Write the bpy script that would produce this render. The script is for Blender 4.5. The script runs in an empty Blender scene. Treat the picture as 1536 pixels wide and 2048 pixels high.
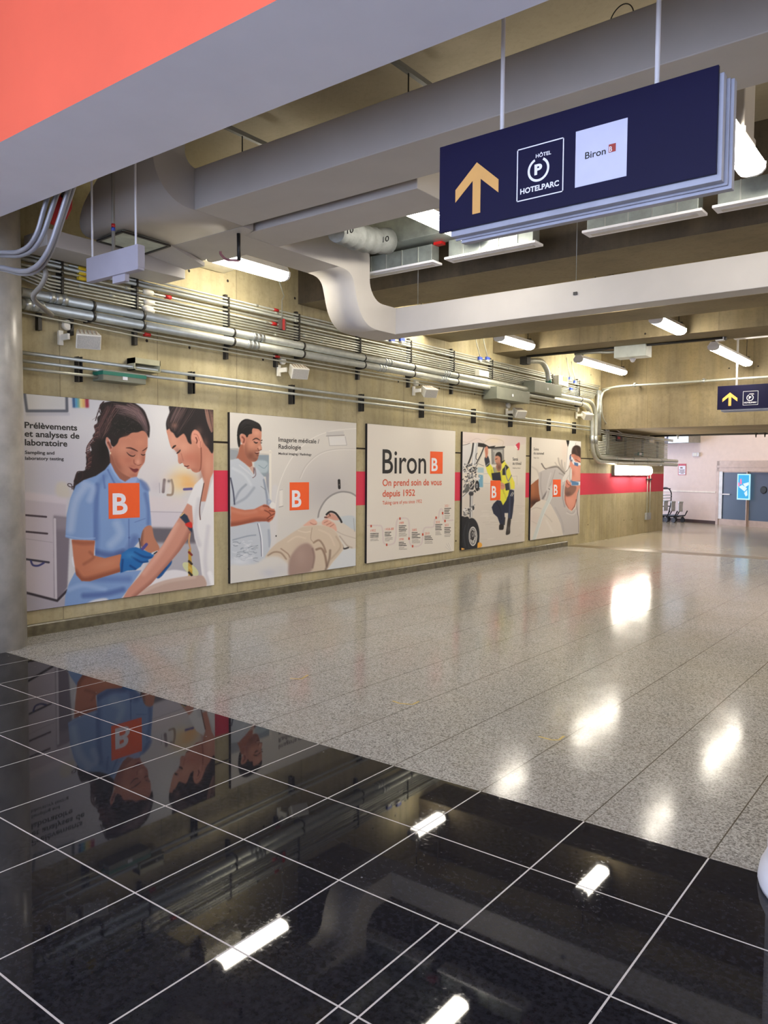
import bpy, bmesh, math, random
import numpy as np
from mathutils import Vector, Matrix
random.seed(7); rng = np.random.default_rng(7)
S = bpy.context.scene
COL = S.collection

# ------------------------------------------------------------------ camera, world, exposure
FPX, YAW, PITCH, ROLL, EYE = 1556.23, math.radians(37.516), math.radians(-2.9125), math.radians(0.3693), 1.7
_cy, _sy, _cp, _sp = math.cos(YAW), math.sin(YAW), math.cos(PITCH), math.sin(PITCH)
_F = Vector((-_sy * _cp, _cy * _cp, _sp)); _R0 = Vector((_cy, _sy, 0)); _U0 = _R0.cross(_F)
_R = _R0 * math.cos(ROLL) + _U0 * math.sin(ROLL); _U = _U0 * math.cos(ROLL) - _R0 * math.sin(ROLL)
cd = bpy.data.cameras.new('camera'); cam = bpy.data.objects.new('camera', cd); COL.objects.link(cam)
cd.sensor_fit = 'VERTICAL'; cd.sensor_height = 36.0; cd.sensor_width = 27.0
cd.lens = FPX * 36.0 / 2048.0; cd.clip_start = 0.05; cd.clip_end = 200
m = Matrix((_R, _U, -_F)).transposed().to_4x4(); m.translation = Vector((0, 0, EYE)); cam.matrix_world = m
S.camera = cam
w = bpy.data.worlds.new('daylight'); S.world = w; w.use_nodes = True
bg = w.node_tree.nodes['Background']; bg.inputs[0].default_value = (0.66, 0.74, 1.0, 1); bg.inputs[1].default_value = 1.75
S.view_settings.view_transform = 'Standard'; S.view_settings.look = 'None'
S.view_settings.gamma = 1.0; S.view_settings.use_curve_mapping = False
S.view_settings.exposure = 2.0
LAMP = 12.5                       # radiance of the fluorescent diffusers
LAMP_COL = (1.0, 0.92, 0.78)

def spot(u, v, X=None, Y=None, Z=None):
    """where the sight line through photo point (u, v) meets a real plane of the building"""
    d = _F + _R * ((u - 768) / FPX) - _U * ((v - 1024) / FPX)
    t = X / d.x if X is not None else (Y / d.y if Y is not None else (Z - EYE) / d.z)
    return Vector((d.x * t, d.y * t, EYE + d.z * t))
def sight(u, v, p0, n):
    d = _F + _R * ((u - 768) / FPX) - _U * ((v - 1024) / FPX)
    o = Vector((0, 0, EYE)); return o + d * ((p0 - o).dot(n) / d.dot(n))
def project(P):
    d = P - np.array([0, 0, EYE]); dz = d @ np.array(_F)
    return 768 + FPX * (d @ np.array(_R)) / dz, 1024 - FPX * (d @ np.array(_U)) / dz

# ------------------------------------------------------------------ materials
def lin(c):
    c = np.asarray(c, float) / 255.0
    return np.where(c <= 0.04045, c / 12.92, ((c + 0.055) / 1.055) ** 2.4)
def rgba(c): return (*[float(x) for x in lin(c)], 1.0)
class NT:
    def __init__(s, name):
        s.m = bpy.data.materials.new(name); s.m.use_nodes = True; s.t = s.m.node_tree
        s.b = s.t.nodes['Principled BSDF']
    def n(s, typ, **kw):
        q = s.t.nodes.new(typ)
        for k, v in kw.items(): setattr(q, k, v)
        return q
    def l(s, a, b): s.t.links.new(a, b)
    def math(s, op, a, b=None, c=None):
        q = s.n('ShaderNodeMath', operation=op)
        for i, x in enumerate((a, b, c)):
            if x is None: continue
            if isinstance(x, (int, float)): q.inputs[i].default_value = x
            else: s.l(x, q.inputs[i])
        return q.outputs[0]
    def mix(s, f, a, b, blend='MIX'):
        q = s.n('ShaderNodeMix', data_type='RGBA', blend_type=blend)
        for i, x in ((0, f), (6, a), (7, b)):
            if isinstance(x, (int, float)): q.inputs[i].default_value = x
            elif isinstance(x, tuple): q.inputs[i].default_value = x
            else: s.l(x, q.inputs[i])
        return q.outputs[2]
    def noise(s, vec, scale, detail=3, rough=.55):
        q = s.n('ShaderNodeTexNoise'); q.inputs['Scale'].default_value = scale
        q.inputs['Detail'].default_value = detail; q.inputs['Roughness'].default_value = rough
        s.l(vec, q.inputs['Vector']); return q.outputs[0]
    def ramp(s, f, lo, hi):
        q = s.n('ShaderNodeMapRange'); q.inputs[1].default_value = lo; q.inputs[2].default_value = hi
        s.l(f, q.inputs[0]); return q.outputs[0]
    def pos(s):
        g = s.n('ShaderNodeNewGeometry'); x = s.n('ShaderNodeSeparateXYZ'); s.l(g.outputs['Position'], x.inputs[0])
        return g.outputs['Position'], x.outputs[0], x.outputs[1], x.outputs[2]
    def vec(s, x, y, z):
        q = s.n('ShaderNodeCombineXYZ')
        for i, a in enumerate((x, y, z)):
            if isinstance(a, (int, float)): q.inputs[i].default_value = a
            else: s.l(a, q.inputs[i])
        return q.outputs[0]
    def bump(s, h, strength, dist=.01):
        q = s.n('ShaderNodeBump'); q.inputs['Strength'].default_value = strength; q.inputs['Distance'].default_value = dist
        s.l(h, q.inputs['Height']); s.l(q.outputs[0], s.b.inputs['Normal'])
    def line(s, c, period, off, half):       # 1 on a periodic line
        f = s.math('FRACT', s.math('DIVIDE', s.math('SUBTRACT', c, off - period * 200), period))
        d = s.math('MINIMUM', f, s.math('SUBTRACT', 1.0, f))
        return s.math('LESS_THAN', d, half / period)
_mc = {}
def mat(name, col, rough=.5, metal=0., var=.06, scale=6., bump=0., spec=.5, emit=0.):
    if name in _mc: return _mc[name]
    t = NT(name); P, x, y, z = t.pos(); c = rgba(col)
    if var:
        f = t.noise(P, scale, 4)
        a = tuple(v * (1 - var * 1.6) for v in c[:3]) + (1,); b = tuple(min(1, v * (1 + var * 1.6)) for v in c[:3]) + (1,)
        t.l(t.mix(t.ramp(f, .3, .7), a, b), t.b.inputs['Base Color'])
        if bump: t.bump(t.noise(P, scale * 8, 2), bump)
    else: t.b.inputs['Base Color'].default_value = c
    t.b.inputs['Roughness'].default_value = rough; t.b.inputs['Metallic'].default_value = metal
    t.b.inputs['Specular IOR Level'].default_value = spec
    if emit: t.b.inputs['Emission Color'].default_value = c; t.b.inputs['Emission Strength'].default_value = emit
    _mc[name] = t.m; return t.m

def concrete(name, a, b, dark, stripe=False, joint=1.22, joff=0.4, groove=None, holes=True, gain=1., warm=(206, 188, 134)):
    t = NT(name); P, x, y, z = t.pos()
    s = t.math('ADD', x, y)
    big = t.noise(P, .9, 4); streak = t.noise(t.vec(t.math('MULTIPLY', s, 9.), 0, t.math('MULTIPLY', z, .55)), 1., 5, .6)
    fine = t.noise(P, 22, 4, .65); board = t.noise(t.vec(t.math('MULTIPLY', s, 2.4), 3, t.math('MULTIPLY', z, .35)), 1., 2)
    c = t.mix(t.ramp(big, .32, .68), rgba(a), rgba(b))
    gn = t.n('ShaderNodeNewGeometry'); sn = t.n('ShaderNodeSeparateXYZ'); t.l(gn.outputs['True Normal'], sn.inputs[0])
    up = t.math('LESS_THAN', t.math('ABSOLUTE', sn.outputs[2]), .5)        # board marks only on upright faces
    c = t.mix(t.math('MULTIPLY', t.math('MULTIPLY', t.ramp(streak, .45, .8), .42), up), c, rgba(dark))
    c = t.mix(t.math('MULTIPLY', t.math('MULTIPLY', t.ramp(board, .5, .72), .35), up), c, rgba(warm))
    c = t.mix(t.math('MULTIPLY', t.ramp(t.noise(P, 3.1, 5, .7), .5, .75), .3), c, rgba(dark))
    c = t.mix(t.math('MULTIPLY', t.ramp(fine, .5, .8), .35), c, rgba(dark))
    if joint:
        j = t.math('MULTIPLY', t.line(s, joint, joff, .006), up)
        c = t.mix(t.math('MULTIPLY', j, .4), c, rgba((70, 62, 46)))
    if holes:      # formwork tie holes
        fs = t.math('FRACT', t.math('DIVIDE', t.math('ADD', s, 200.13), .61)); fz = t.math('FRACT', t.math('DIVIDE', t.math('ADD', z, .02), .92))
        dx = t.math('MULTIPLY', t.math('SUBTRACT', fs, .5), .61); dz = t.math('MULTIPLY', t.math('SUBTRACT', fz, .5), .92)
        r = t.math('SQRT', t.math('ADD', t.math('MULTIPLY', dx, dx), t.math('MULTIPLY', dz, dz)))
        h = t.math('LESS_THAN', r, .018); h = t.math('MULTIPLY', h, t.math('GREATER_THAN', t.noise(P, 1.7, 1), .5))
        c = t.mix(h, c, rgba((40, 34, 26)))
    if groove:
        d = t.math('ABSOLUTE', t.math('SUBTRACT', z, groove)); c = t.mix(t.math('LESS_THAN', d, .013), c, rgba((38, 30, 20)))
    if stripe:
        k = t.math('MULTIPLY', t.math('GREATER_THAN', z, 1.185), t.math('LESS_THAN', z, 1.712))
        red = t.mix(t.math('MULTIPLY', fine, .25), rgba((214, 62, 84)), rgba((190, 52, 72)))
        c = t.mix(k, c, red)
    if gain != 1: c = t.mix(1., c, (gain, gain, gain, 1), 'MULTIPLY')
    t.l(c, t.b.inputs['Base Color'])
    t.b.inputs['Roughness'].default_value = .72; t.b.inputs['Specular IOR Level'].default_value = .3
    t.bump(t.math('ADD', t.math('MULTIPLY', fine, .5), streak), .25, .012)
    return t.m

def terrazzo():
    t = NT('terrazzo tile'); P, x, y, z = t.pos()
    T, X0, Y0 = .5828, -2.0676, 3.557
    v = t.n('ShaderNodeTexVoronoi'); v.inputs['Scale'].default_value = 150; t.l(P, v.inputs['Vector'])
    sp = t.n('ShaderNodeSeparateColor'); t.l(v.outputs['Color'], sp.inputs[0])
    c = t.mix(sp.outputs[0], rgba((124, 121, 116)), rgba((190, 188, 182)))
    v2 = t.n('ShaderNodeTexVoronoi'); v2.inputs['Scale'].default_value = 95; t.l(P, v2.inputs['Vector'])
    s2 = t.n('ShaderNodeSeparateColor'); t.l(v2.outputs['Color'], s2.inputs[0])
    c = t.mix(t.math('MULTIPLY', t.math('GREATER_THAN', s2.outputs[1], .84), .7), c, rgba((92, 90, 87)))
    big = t.noise(P, .8, 3)
    c = t.mix(t.math('MULTIPLY', t.ramp(big, .4, .75), .22), c, rgba((150, 138, 112)))
    # every tile a slightly different batch
    wn = t.n('ShaderNodeTexWhiteNoise', noise_dimensions='2D')
    t.l(t.vec(t.math('FLOOR', t.math('DIVIDE', t.math('SUBTRACT', x, X0), T)), t.math('FLOOR', t.math('DIVIDE', t.math('SUBTRACT', y, Y0 + .02), T)), 0), wn.inputs['Vector'])
    c = t.mix(t.math('MULTIPLY', wn.outputs[0], .13), c, rgba((128, 122, 112)))
    lx = t.line(x, T, X0, .0032); ly = t.line(y, T, Y0 + .02, .0016)
    g = t.math('MAXIMUM', lx, t.math('MULTIPLY', ly, .75))
    c = t.mix(g, c, rgba((84, 78, 68)))
    t.l(c, t.b.inputs['Base Color'])
    t.l(t.math('ADD', t.math('MULTIPLY', t.noise(P, 3, 3), .11), .07), t.b.inputs['Roughness'])
    t.b.inputs['Specular IOR Level'].default_value = .5; t.b.inputs['IOR'].default_value = 1.17
    t.bump(t.noise(P, 5, 3), .035, .02)
    return t.m
def granite():
    t = NT('black granite tile'); P, x, y, z = t.pos()
    T, X0, Y0 = .5828, -2.0676, 2.984
    n1 = t.noise(P, 42, 5, .7); n2 = t.noise(P, 2.2, 3)
    c = t.mix(t.ramp(n1, .40, .78), rgba((22, 22, 25)), rgba((50, 50, 57)))
    c = t.mix(t.math('MULTIPLY', t.ramp(n2, .35, .7), .5), c, rgba((34, 34, 38)))
    v = t.n('ShaderNodeTexVoronoi'); v.inputs['Scale'].default_value = 9; t.l(P, v.inputs['Vector'])
    s = t.n('ShaderNodeSeparateColor'); t.l(v.outputs['Color'], s.inputs[0])
    dot = t.math('MULTIPLY', t.math('LESS_THAN', v.outputs['Distance'], .05), t.math('GREATER_THAN', s.outputs[0], .93))
    c = t.mix(t.math('MULTIPLY', dot, .6), c, rgba((150, 150, 150)))
    g = t.math('MAXIMUM', t.line(x, T, X0, .0036), t.line(y, T, Y0, .0036))
    a = spot(879, 1846, Z=0); b = spot(677, 2012, Z=0)     # the extra joint of a cut tile
    ex = t.math('MULTIPLY', t.math('LESS_THAN', t.math('ABSOLUTE', t.math('SUBTRACT', x, (a.x + b.x) / 2)), .0036), t.math('LESS_THAN', y, Y0 - T))
    g = t.math('MAXIMUM', g, ex)
    c = t.mix(g, c, rgba((196, 192, 188)))
    t.l(c, t.b.inputs['Base Color'])
    t.l(t.math('ADD', t.math('MULTIPLY', g, .4), t.math('ADD', .025, t.math('MULTIPLY', t.ramp(n1, .55, .8), .10))), t.b.inputs['Roughness'])
    t.b.inputs['Specular IOR Level'].default_value = .2
    return t.m
def farfloor():
    t = NT('polished concrete floor'); P, x, y, z = t.pos()
    c = t.mix(t.ramp(t.noise(P, .7, 4), .3, .7), rgba((140, 131, 114)), rgba((168, 160, 143)))
    c = t.mix(t.math('MULTIPLY', t.ramp(t.noise(P, 14, 4), .45, .75), .35), c, rgba((122, 112, 96)))
    t.l(c, t.b.inputs['Base Color']); t.b.inputs['Roughness'].default_value = .2
    t.bump(t.noise(P, 4, 3), .06, .02); return t.m

MW = concrete('board formed concrete', (188, 177, 142), (164, 153, 117), (122, 111, 80), stripe=True, groove=2.07)
MB_ = concrete('beam concrete', (140, 127, 99), (118, 106, 81), (80, 70, 50), joint=2.4, warm=(154, 136, 92))
MBL = concrete('dark beam concrete', (92, 82, 66), (70, 62, 50), (44, 38, 30), joint=2.4, holes=False, warm=(100, 86, 64))
MSL = concrete('slab concrete', (186, 176, 152), (168, 158, 134), (146, 136, 112), joint=0, holes=False)
MC = mat('column concrete', (172, 168, 158), .28, var=.12, scale=5, bump=.08)
MWH = mat('white duct paint', (180, 176, 171), .55, var=.03, scale=2)
MBK = mat('bulkhead grey paint', (222, 222, 230), .6, var=.02, scale=2)
MOR = mat('bulkhead orange paint', (226, 98, 72), .6, var=.03, scale=1.5)
MGV = mat('galvanised steel', (176, 180, 176), .38, .75, var=.10, scale=9)
MGD = mat('galvanised sheet', (150, 158, 154), .42, .6, var=.12, scale=7)
MEM = mat('conduit steel', (188, 190, 178), .44, .6, var=.06, scale=12)
MDK = mat('dark strut steel', (58, 56, 52), .5, .5)
MBX = mat('grey green enamel', (118, 120, 104), .45)
MTL = mat('teal strip', (22, 112, 92), .5)
MRD = mat('red enamel', (176, 26, 26), .4)
MYL = mat('yellow marking', (226, 196, 40), .5)
MBU = mat('blue marking', (44, 70, 160), .5)
MCR = mat('cream plastic', (226, 222, 206), .45, var=.02)
MPW = mat('pale plaster', (226, 208, 200), .7, var=.02)
MPL = mat('white lacquer', (222, 222, 226), .4, var=.02)
MNV = mat('navy sign face', (9, 6, 46), .5, var=.03, spec=.2)
MAR = mat('amber vinyl', (206, 156, 84), .5, var=.02)
MWV = mat('white vinyl', (226, 226, 232), .5, var=.02)
MKV = mat('black print', (16, 16, 18), .5, var=0)
MOG = mat('orange print', (236, 92, 34), .5, var=.02)
MRG = mat('rust orange print', (206, 84, 48), .5, var=.02)
MBR = mat('brick red vinyl', (150, 50, 40), .5, var=.02)
MFX = mat('grey flexible jacket', (118, 122, 122), .6, 0., var=.12, scale=10, bump=.3)
MSP = mat('painted grey pipe', (150, 152, 158), .42, .45, var=.05)
MRL = mat('dull slotted rail', (104, 104, 100), .5, .5)
MBB = mat('black rubber', (26, 26, 28), .5)
MCB = mat('curb stone', (94, 88, 68), .35, var=.3, scale=9)
MEMIT = NT('lit diffuser')
MEMIT.b.inputs['Base Color'].default_value = (.8, .8, .8, 1)
MEMIT.b.inputs['Emission Color'].default_value = (*LAMP_COL, 1); MEMIT.b.inputs['Emission Strength'].default_value = LAMP
MEMIT = MEMIT.m

# ------------------------------------------------------------------ mesh building
class MB:
    def __init__(s): s.v = []; s.f = []; s.sm = []; s.mi = []
    def add(s, vs, fs, smooth=False, mi=0):
        o = len(s.v); s.v += [tuple(p) for p in vs]
        for f in fs: s.f.append([i + o for i in f]); s.sm.append(smooth); s.mi.append(mi)
        return s
    def box(s, x0, x1, y0, y1, z0, z1, mi=0):
        x0, x1 = min(x0, x1), max(x0, x1); y0, y1 = min(y0, y1), max(y0, y1); z0, z1 = min(z0, z1), max(z0, z1)
        v = [(x, y, z) for z in (z0, z1) for y in (y0, y1) for x in (x0, x1)]
        return s.add(v, [(0, 2, 3, 1), (4, 5, 7, 6), (0, 1, 5, 4), (2, 6, 7, 3), (0, 4, 6, 2), (1, 3, 7, 5)], mi=mi)
    def obox(s, c, ax, ay, az, mi=0):            # oriented box, half axes
        c, ax, ay, az = map(Vector, (c, ax, ay, az))
        if ax.cross(ay).dot(az) < 0: ax = -ax
        v = [c + ax * i + ay * j + az * k for k in (-1, 1) for j in (-1, 1) for i in (-1, 1)]
        return s.add(v, [(0, 2, 3, 1), (4, 5, 7, 6), (0, 1, 5, 4), (2, 6, 7, 3), (0, 4, 6, 2), (1, 3, 7, 5)], mi=mi)
    def prism(s, poly, A, B, mi=0, smooth=False):      # poly: list of 3D points, extruded by vector B (A offset)
        n = len(poly); P = [Vector(p) + Vector(A) for p in poly]; Q = [p + Vector(B) for p in P]
        nrm = sum(((P[i] - P[0]).cross(P[(i + 1) % n] - P[0]) for i in range(1, n - 1)), Vector())
        if nrm.dot(Vector(B)) > 0: P.reverse(); Q.reverse()
        s.add(P + Q, [list(range(n))], mi=mi); o = len(s.v) - 2 * n
        s.f.append([o + n + i for i in range(n - 1, -1, -1)]); s.sm.append(False); s.mi.append(mi)
        for i in range(n):
            j = (i + 1) % n; s.f.append([o + i, o + n + i, o + n + j, o + j]); s.sm.append(smooth); s.mi.append(mi)
        return s
    def tube(s, pts, r, n=10, mi=0, cap=True):
        pts = [Vector(p) for p in pts]; m_ = len(pts)
        R = r if isinstance(r, (list, tuple)) else [r] * m_
        t0 = (pts[1] - pts[0]).normalized(); a = t0.orthogonal().normalized(); vs = []
        for i, p in enumerate(pts):
            t = (pts[min(i + 1, m_ - 1)] - pts[max(i - 1, 0)]).normalized()
            a = (a - t * a.dot(t)).normalized(); b = t.cross(a)
            vs += [p + (a * math.cos(2 * math.pi * k / n) + b * math.sin(2 * math.pi * k / n)) * R[i] for k in range(n)]
        fs = [(i * n + k, i * n + (k + 1) % n, (i + 1) * n + (k + 1) % n, (i + 1) * n + k) for i in range(m_ - 1) for k in range(n)]
        s.add(vs, fs, True, mi)
        if cap: 
            o = len(s.v) - len(vs)
            s.f += [[o + k for k in range(n - 1, -1, -1)], [o + (m_ - 1) * n + k for k in range(n)]]; s.sm += [False] * 2; s.mi += [mi] * 2
        return s
    def lathe(s, base, axis, prof, n=24, mi=0, smooth=True):   # prof: (along axis, radius)
        base, axis = Vector(base), Vector(axis).normalized(); a = axis.orthogonal().normalized(); b = axis.cross(a); vs = []
        for h, r in prof:
            vs += [base + axis * h + (a * math.cos(2 * math.pi * k / n) + b * math.sin(2 * math.pi * k / n)) * max(r, 1e-4) for k in range(n)]
        m_ = len(prof)
        s.add(vs, [(i * n + k, i * n + (k + 1) % n, (i + 1) * n + (k + 1) % n, (i + 1) * n + k) for i in range(m_ - 1) for k in range(n)], smooth, mi)
        o = len(s.v) - len(vs)
        s.f += [[o + k for k in range(n - 1, -1, -1)], [o + (m_ - 1) * n + k for k in range(n)]]; s.sm += [False] * 2; s.mi += [mi] * 2
        return s
    def build(s, name, mats, parent=None, origin=None, bev=0):
        o = Vector(origin) if origin is not None else (parent.matrix_basis.translation.copy() if parent is not None else Vector())
        if parent is not None:
            q = parent; o = Vector()
            while q is not None: o += q.location; q = q.parent
        me = bpy.data.meshes.new(name); me.from_pydata([tuple(Vector(v) - o) for v in s.v], [], s.f)
        me.polygons.foreach_set('use_smooth', s.sm); me.polygons.foreach_set('material_index', s.mi)
        for k in (mats if isinstance(mats, (list, tuple)) else [mats]): me.materials.append(k)
        me.update(); ob = bpy.data.objects.new(name, me); COL.objects.link(ob)
        if parent is not None: ob.parent = parent
        else: ob.location = o
        if bev:
            b = ob.modifiers.new('bevel', 'BEVEL'); b.width = bev; b.segments = 2; b.limit_method = 'ANGLE'; b.angle_limit = .7
        return ob
def tag(o, label=None, cat=None, group=None, kind=None):
    if label: o['label'] = label
    if cat: o['category'] = cat
    if group: o['group'] = group
    if kind: o['kind'] = kind
    return o
def thing(name, loc, label, cat, group=None):
    o = bpy.data.objects.new(name, None); COL.objects.link(o); o.location = loc; o.empty_display_size = .1
    return tag(o, label, cat, group)
def struct(name, mb, mats, bev=0): return tag(mb.build(name, mats, bev=bev), kind='structure')
def copy_tree(o, parent=None):
    c = o.copy(); COL.objects.link(c); c.parent = parent
    for ch in list(o.children): copy_tree(ch, c)
    return c
def fillet(pts, r, n=6):
    pts = [Vector(p) for p in pts]; out = [pts[0]]
    for i in range(1, len(pts) - 1):
        p, a, b = pts[i], pts[i - 1] - pts[i], pts[i + 1] - pts[i]
        d = min(r, a.length * .49, b.length * .49); a = a.normalized() * d; b = b.normalized() * d
        for k in range(n + 1):
            t = k / n; out.append((p + a) * (1 - t) ** 2 + p * 2 * t * (1 - t) + (p + b) * t * t)
    return out + [pts[-1]]
def ordinal(i): return ['first', 'second', 'third', 'fourth', 'fifth', 'sixth', 'seventh', 'eighth', 'ninth', 'tenth', 'eleventh', 'twelfth', 'thirteenth', 'fourteenth', 'fifteenth', 'sixteenth', 'seventeenth', 'eighteenth'][i]

# lettering: built-in font turned into flat mesh
_fcache = {}
def glyphs(s, bold=0.):
    k = (s, bold)
    if k not in _fcache:
        cu = bpy.data.curves.new('t', 'FONT'); cu.body = s; cu.offset = bold; cu.resolution_u = 4; cu.fill_mode = 'FRONT'
        ob = bpy.data.objects.new('t', cu); COL.objects.link(ob)
        me = bpy.data.meshes.new_from_object(ob.evaluated_get(bpy.context.evaluated_depsgraph_get()))
        v = np.array([x.co[:] for x in me.vertices]); f = [list(p.vertices) for p in me.polygons]
        bpy.data.objects.remove(ob); bpy.data.curves.remove(cu); bpy.data.meshes.remove(me); _fcache[k] = (v, f)
    return _fcache[k]
def write(mb, s, base, top, right, n, off, bold=0., mi=0):
    """base: lower-left, top: cap height above it, right: end of the line (3D points on the plane with normal n)"""
    bpy.context.view_layer.update()
    v, f = glyphs(s, bold); H = glyphs('H', bold)[0]; cap = H[:, 1].max() - H[:, 1].min(); y0 = H[:, 1].min()
    base, top, right, n = Vector(base), Vector(top), Vector(right), Vector(n)
    up = Vector((0, 0, (top - base).z)); ax = right - base; ax.z = 0; wd = ax.length; ax.normalize()
    x0, x1 = v[:, 0].min(), v[:, 0].max()
    P = [base + ax * ((a[0] - x0) / (x1 - x0) * wd) + up * ((a[1] - y0) / cap) + n * off for a in v]
    if len(f):
        a, b, c = (P[i] for i in f[0][:3])
        if (b - a).cross(c - a).dot(n) < 0: f = [q[::-1] for q in f]
    mb.add(P, f, mi=mi)

# ------------------------------------------------------------------ the setting
XW, ZC = -7.7, 5.0                     # left wall plane, slab underside
YB, YN = 3.19, 2.48                    # bulkhead far / near edge
struct('floor', MB().box(XW, 5.0, 3.557, 17.0, -.2, 0), terrazzo())
struct('floor_granite', MB().box(XW, 5.0, -5.0, 3.557, -.2, 0), granite())
struct('floor_band', MB().box(XW, 5.0, 17.0, 17.55, -.2, 0), mat('dark band stone', (104, 92, 70), .3, var=.15, scale=5))
struct('floor_hall', MB().box(-16.0, 5.0, 17.55, 34.0, -.2, 0), farfloor())
struct('ceiling', MB().box(-16.0, 5.0, -5.0, 34.0, ZC, ZC + .2), MSL)
struct('wall_left', MB().box(XW - .25, XW, -5.0, 24.0, 0, ZC).box(-16.0, XW - .25, 23.75, 24.0, 0, ZC), MW)
struct('wall_right', MB().box(5.0, 5.25, -5.0, 34.0, 0, ZC), MPW)  # unseen side wall, pale so that it bounces fill light
struct('baseboard_left', MB().prism([(XW, 4.0 - 3, 0), (-7.652, 4.0 - 3, 0), (-7.652, 4.0 - 3, .105), (-7.665, 4.0 - 3, .118), (XW, 4.0 - 3, .118)], (0, 0, 0), (0, 16.05, 0)), MCB)
b = MB().box(XW, 5.0, YN, YB, 3.75, ZC)
bk = b.build('bulkhead', [MBK, MOR]); tag(bk, kind='structure')
for p in bk.data.polygons:
    if p.normal.y < -.9: p.material_index = 1
D_Z = 4.05
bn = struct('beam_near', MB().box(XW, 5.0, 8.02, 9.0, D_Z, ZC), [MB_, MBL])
for p in bn.data.polygons:            # the face behind the diffusers gets a darker concrete
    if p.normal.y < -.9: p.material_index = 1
struct('beam_middle', MB().box(XW, 5.0, 11.1, 11.95, D_Z, ZC), MB_)
struct('beam_far', MB().box(XW, 5.0, 13.5, 14.45, D_Z, ZC), MB_)
fb = MB().box(XW, 5.0, 18.88, 22.45, 2.815, 3.62).box(XW, 5.0, 18.95, 22.45, 3.62, ZC)
struct('beam_lintel', fb, MB_)

def column(name, x, y, r, m, ring):
    mb = MB().lathe((x, y, 0), (0, 0, 1), [(0, r), (ZC - .001, r)] if not ring else [(0, r + .03), (.02, r + .035), (.07, r + .027), (.11, r + .008), (.13, r), (ZC - .001, r)], 48)
    return struct(name, mb, m)
column('column_left', -7.36 - .14, 3.56, .335, MC, False)
column('column_right', -.335, 3.575, .33, MPL, True)

# far wall, turned a little to the corridor
BP, BD = Vector((-7.17, 28.03, 0)), Vector((.901, -.433, 0)).normalized(); BN = Vector((BD.y, -BD.x, 0))
if BN.y > 0: BN = -BN
def bw(u, v, off=0.): return sight(u, v, BP + BN * off, BN)
def slab(mb, a, z0, z1, t0, t1, mi=0):          # a: (s0, s1) along the far wall
    s0, s1 = a
    return mb.obox(BP + BD * (s0 + s1) / 2 + BN * (t0 + t1) / 2 + Vector((0, 0, (z0 + z1) / 2)), BD * (s1 - s0) / 2, BN * (t1 - t0) / 2, Vector((0, 0, (z1 - z0) / 2)), mi)
def along(u, v): return (bw(u, v) - BP).dot(BD)
d0, d1, d2 = along(1434, 990), along(1495, 990), along(1495, 990) + 1.35
dz = lambda v, u=1440: bw(u, v).z
ZD = dz(922)
wb = MB(); slab(wb, (-8, d0), 0, ZC, -.25, 0); slab(wb, (d2, 9), 0, ZC, -.25, 0); slab(wb, (d0, d2), ZD, ZC, -.25, 0)
struct('wall_back', wb, MPW)
struct('baseboard_back', slab(MB(), (-8, d0), 0, .11, 0, .02), mat('brown skirting', (70, 48, 40), .5))
struct('trim_1', slab(MB(), (-8, d0 - .05), bw(1320, 981).z - .025, bw(1320, 981).z + .025, 0, .02), mat('cream rail', (238, 228, 214), .5))
door = thing('door_1', BP + BD * d1, None, None); tag(door, kind='structure')
MFR = mat('bronze door frame', (186, 166, 152), .4, .3); MGL = NT('frosted glass')
MGL.b.inputs['Base Color'].default_value = rgba((86, 104, 128)); MGL.b.inputs['Roughness'].default_value = .22; MGL = MGL.m
f = MB(); slab(f, (d0, d2), dz(943), ZD, -.06, .05); slab(f, (d0, d0 + .1), 0, ZD, -.06, .05); slab(f, (d0, d2), dz(935), dz(931), .05, .065)
f.build('door_frame', MFR, door)
def leaf(nm, s0, s1, t):
    f = MB(); zb = .20; zt = dz(943)
    slab(f, (s0, s1), .0, zb, t - .03, t + .03); slab(f, (s0, s0 + .035), zb, zt, t - .03, t + .03); slab(f, (s1 - .035, s1), zb, zt, t - .03, t + .03); slab(f, (s0, s1), zt - .03, zt, t - .03, t + .03)
    r = f.build('door_leaf', MFR, door)
    slab(MB(), (s0 + .035, s1 - .035), zb, zt - .03, t - .012, t + .012).build('glass_pane', MGL, r)
    return r
l1 = leaf('a', d0 + .1, d1, 0.0); l2 = leaf('b', d1 + .0, d2, -.055)
slab(MB(), (d0 + .1, d0 + .24), .2, dz(943), .032, .045).build('white_strip', mat('white door strip', (236, 240, 246), .5), l1)
slab(MB(), (d0 + .16, d0 + .55), bw(1440, 988).z - .02, bw(1440, 988).z + .02, .032, .06).build('push_bar', MPL, l1)
q = bw(1527, 980, -.03); MB().lathe(q, BN, [(0, .12), (.006, .12), (.007, .1), (.012, .1)], 24).build('round_sticker', mat('dark sticker', (40, 48, 52), .5), l2)

# ------------------------------------------------------------------ air ducts
def Paint_spline(p, n=3):
    p = [np.array(q) for q in p]; out = []
    for i in range(len(p) - 1):
        a, b, c, d = p[max(i - 1, 0)], p[i], p[i + 1], p[min(i + 2, len(p) - 1)]
        for t in np.arange(n) / n: out.append(.5 * (2 * b + (c - a) * t + (2 * a - 5 * b + 4 * c - d) * t * t + (3 * b - a - 3 * c + d) * t ** 3))
    return out + [p[-1]]
def arc(cx, cz, r, a0, a1, n=8): return [(cx + r * math.cos(math.radians(a0 + (a1 - a0) * i / n)), cz + r * math.sin(math.radians(a0 + (a1 - a0) * i / n))) for i in range(n + 1)]
nd = thing('air_duct', (-5.6, 4.8, 4.0), 'wide white painted duct dropping behind the orange bulkhead and turning along the ceiling', 'air duct', 'white painted air ducts')
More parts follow.
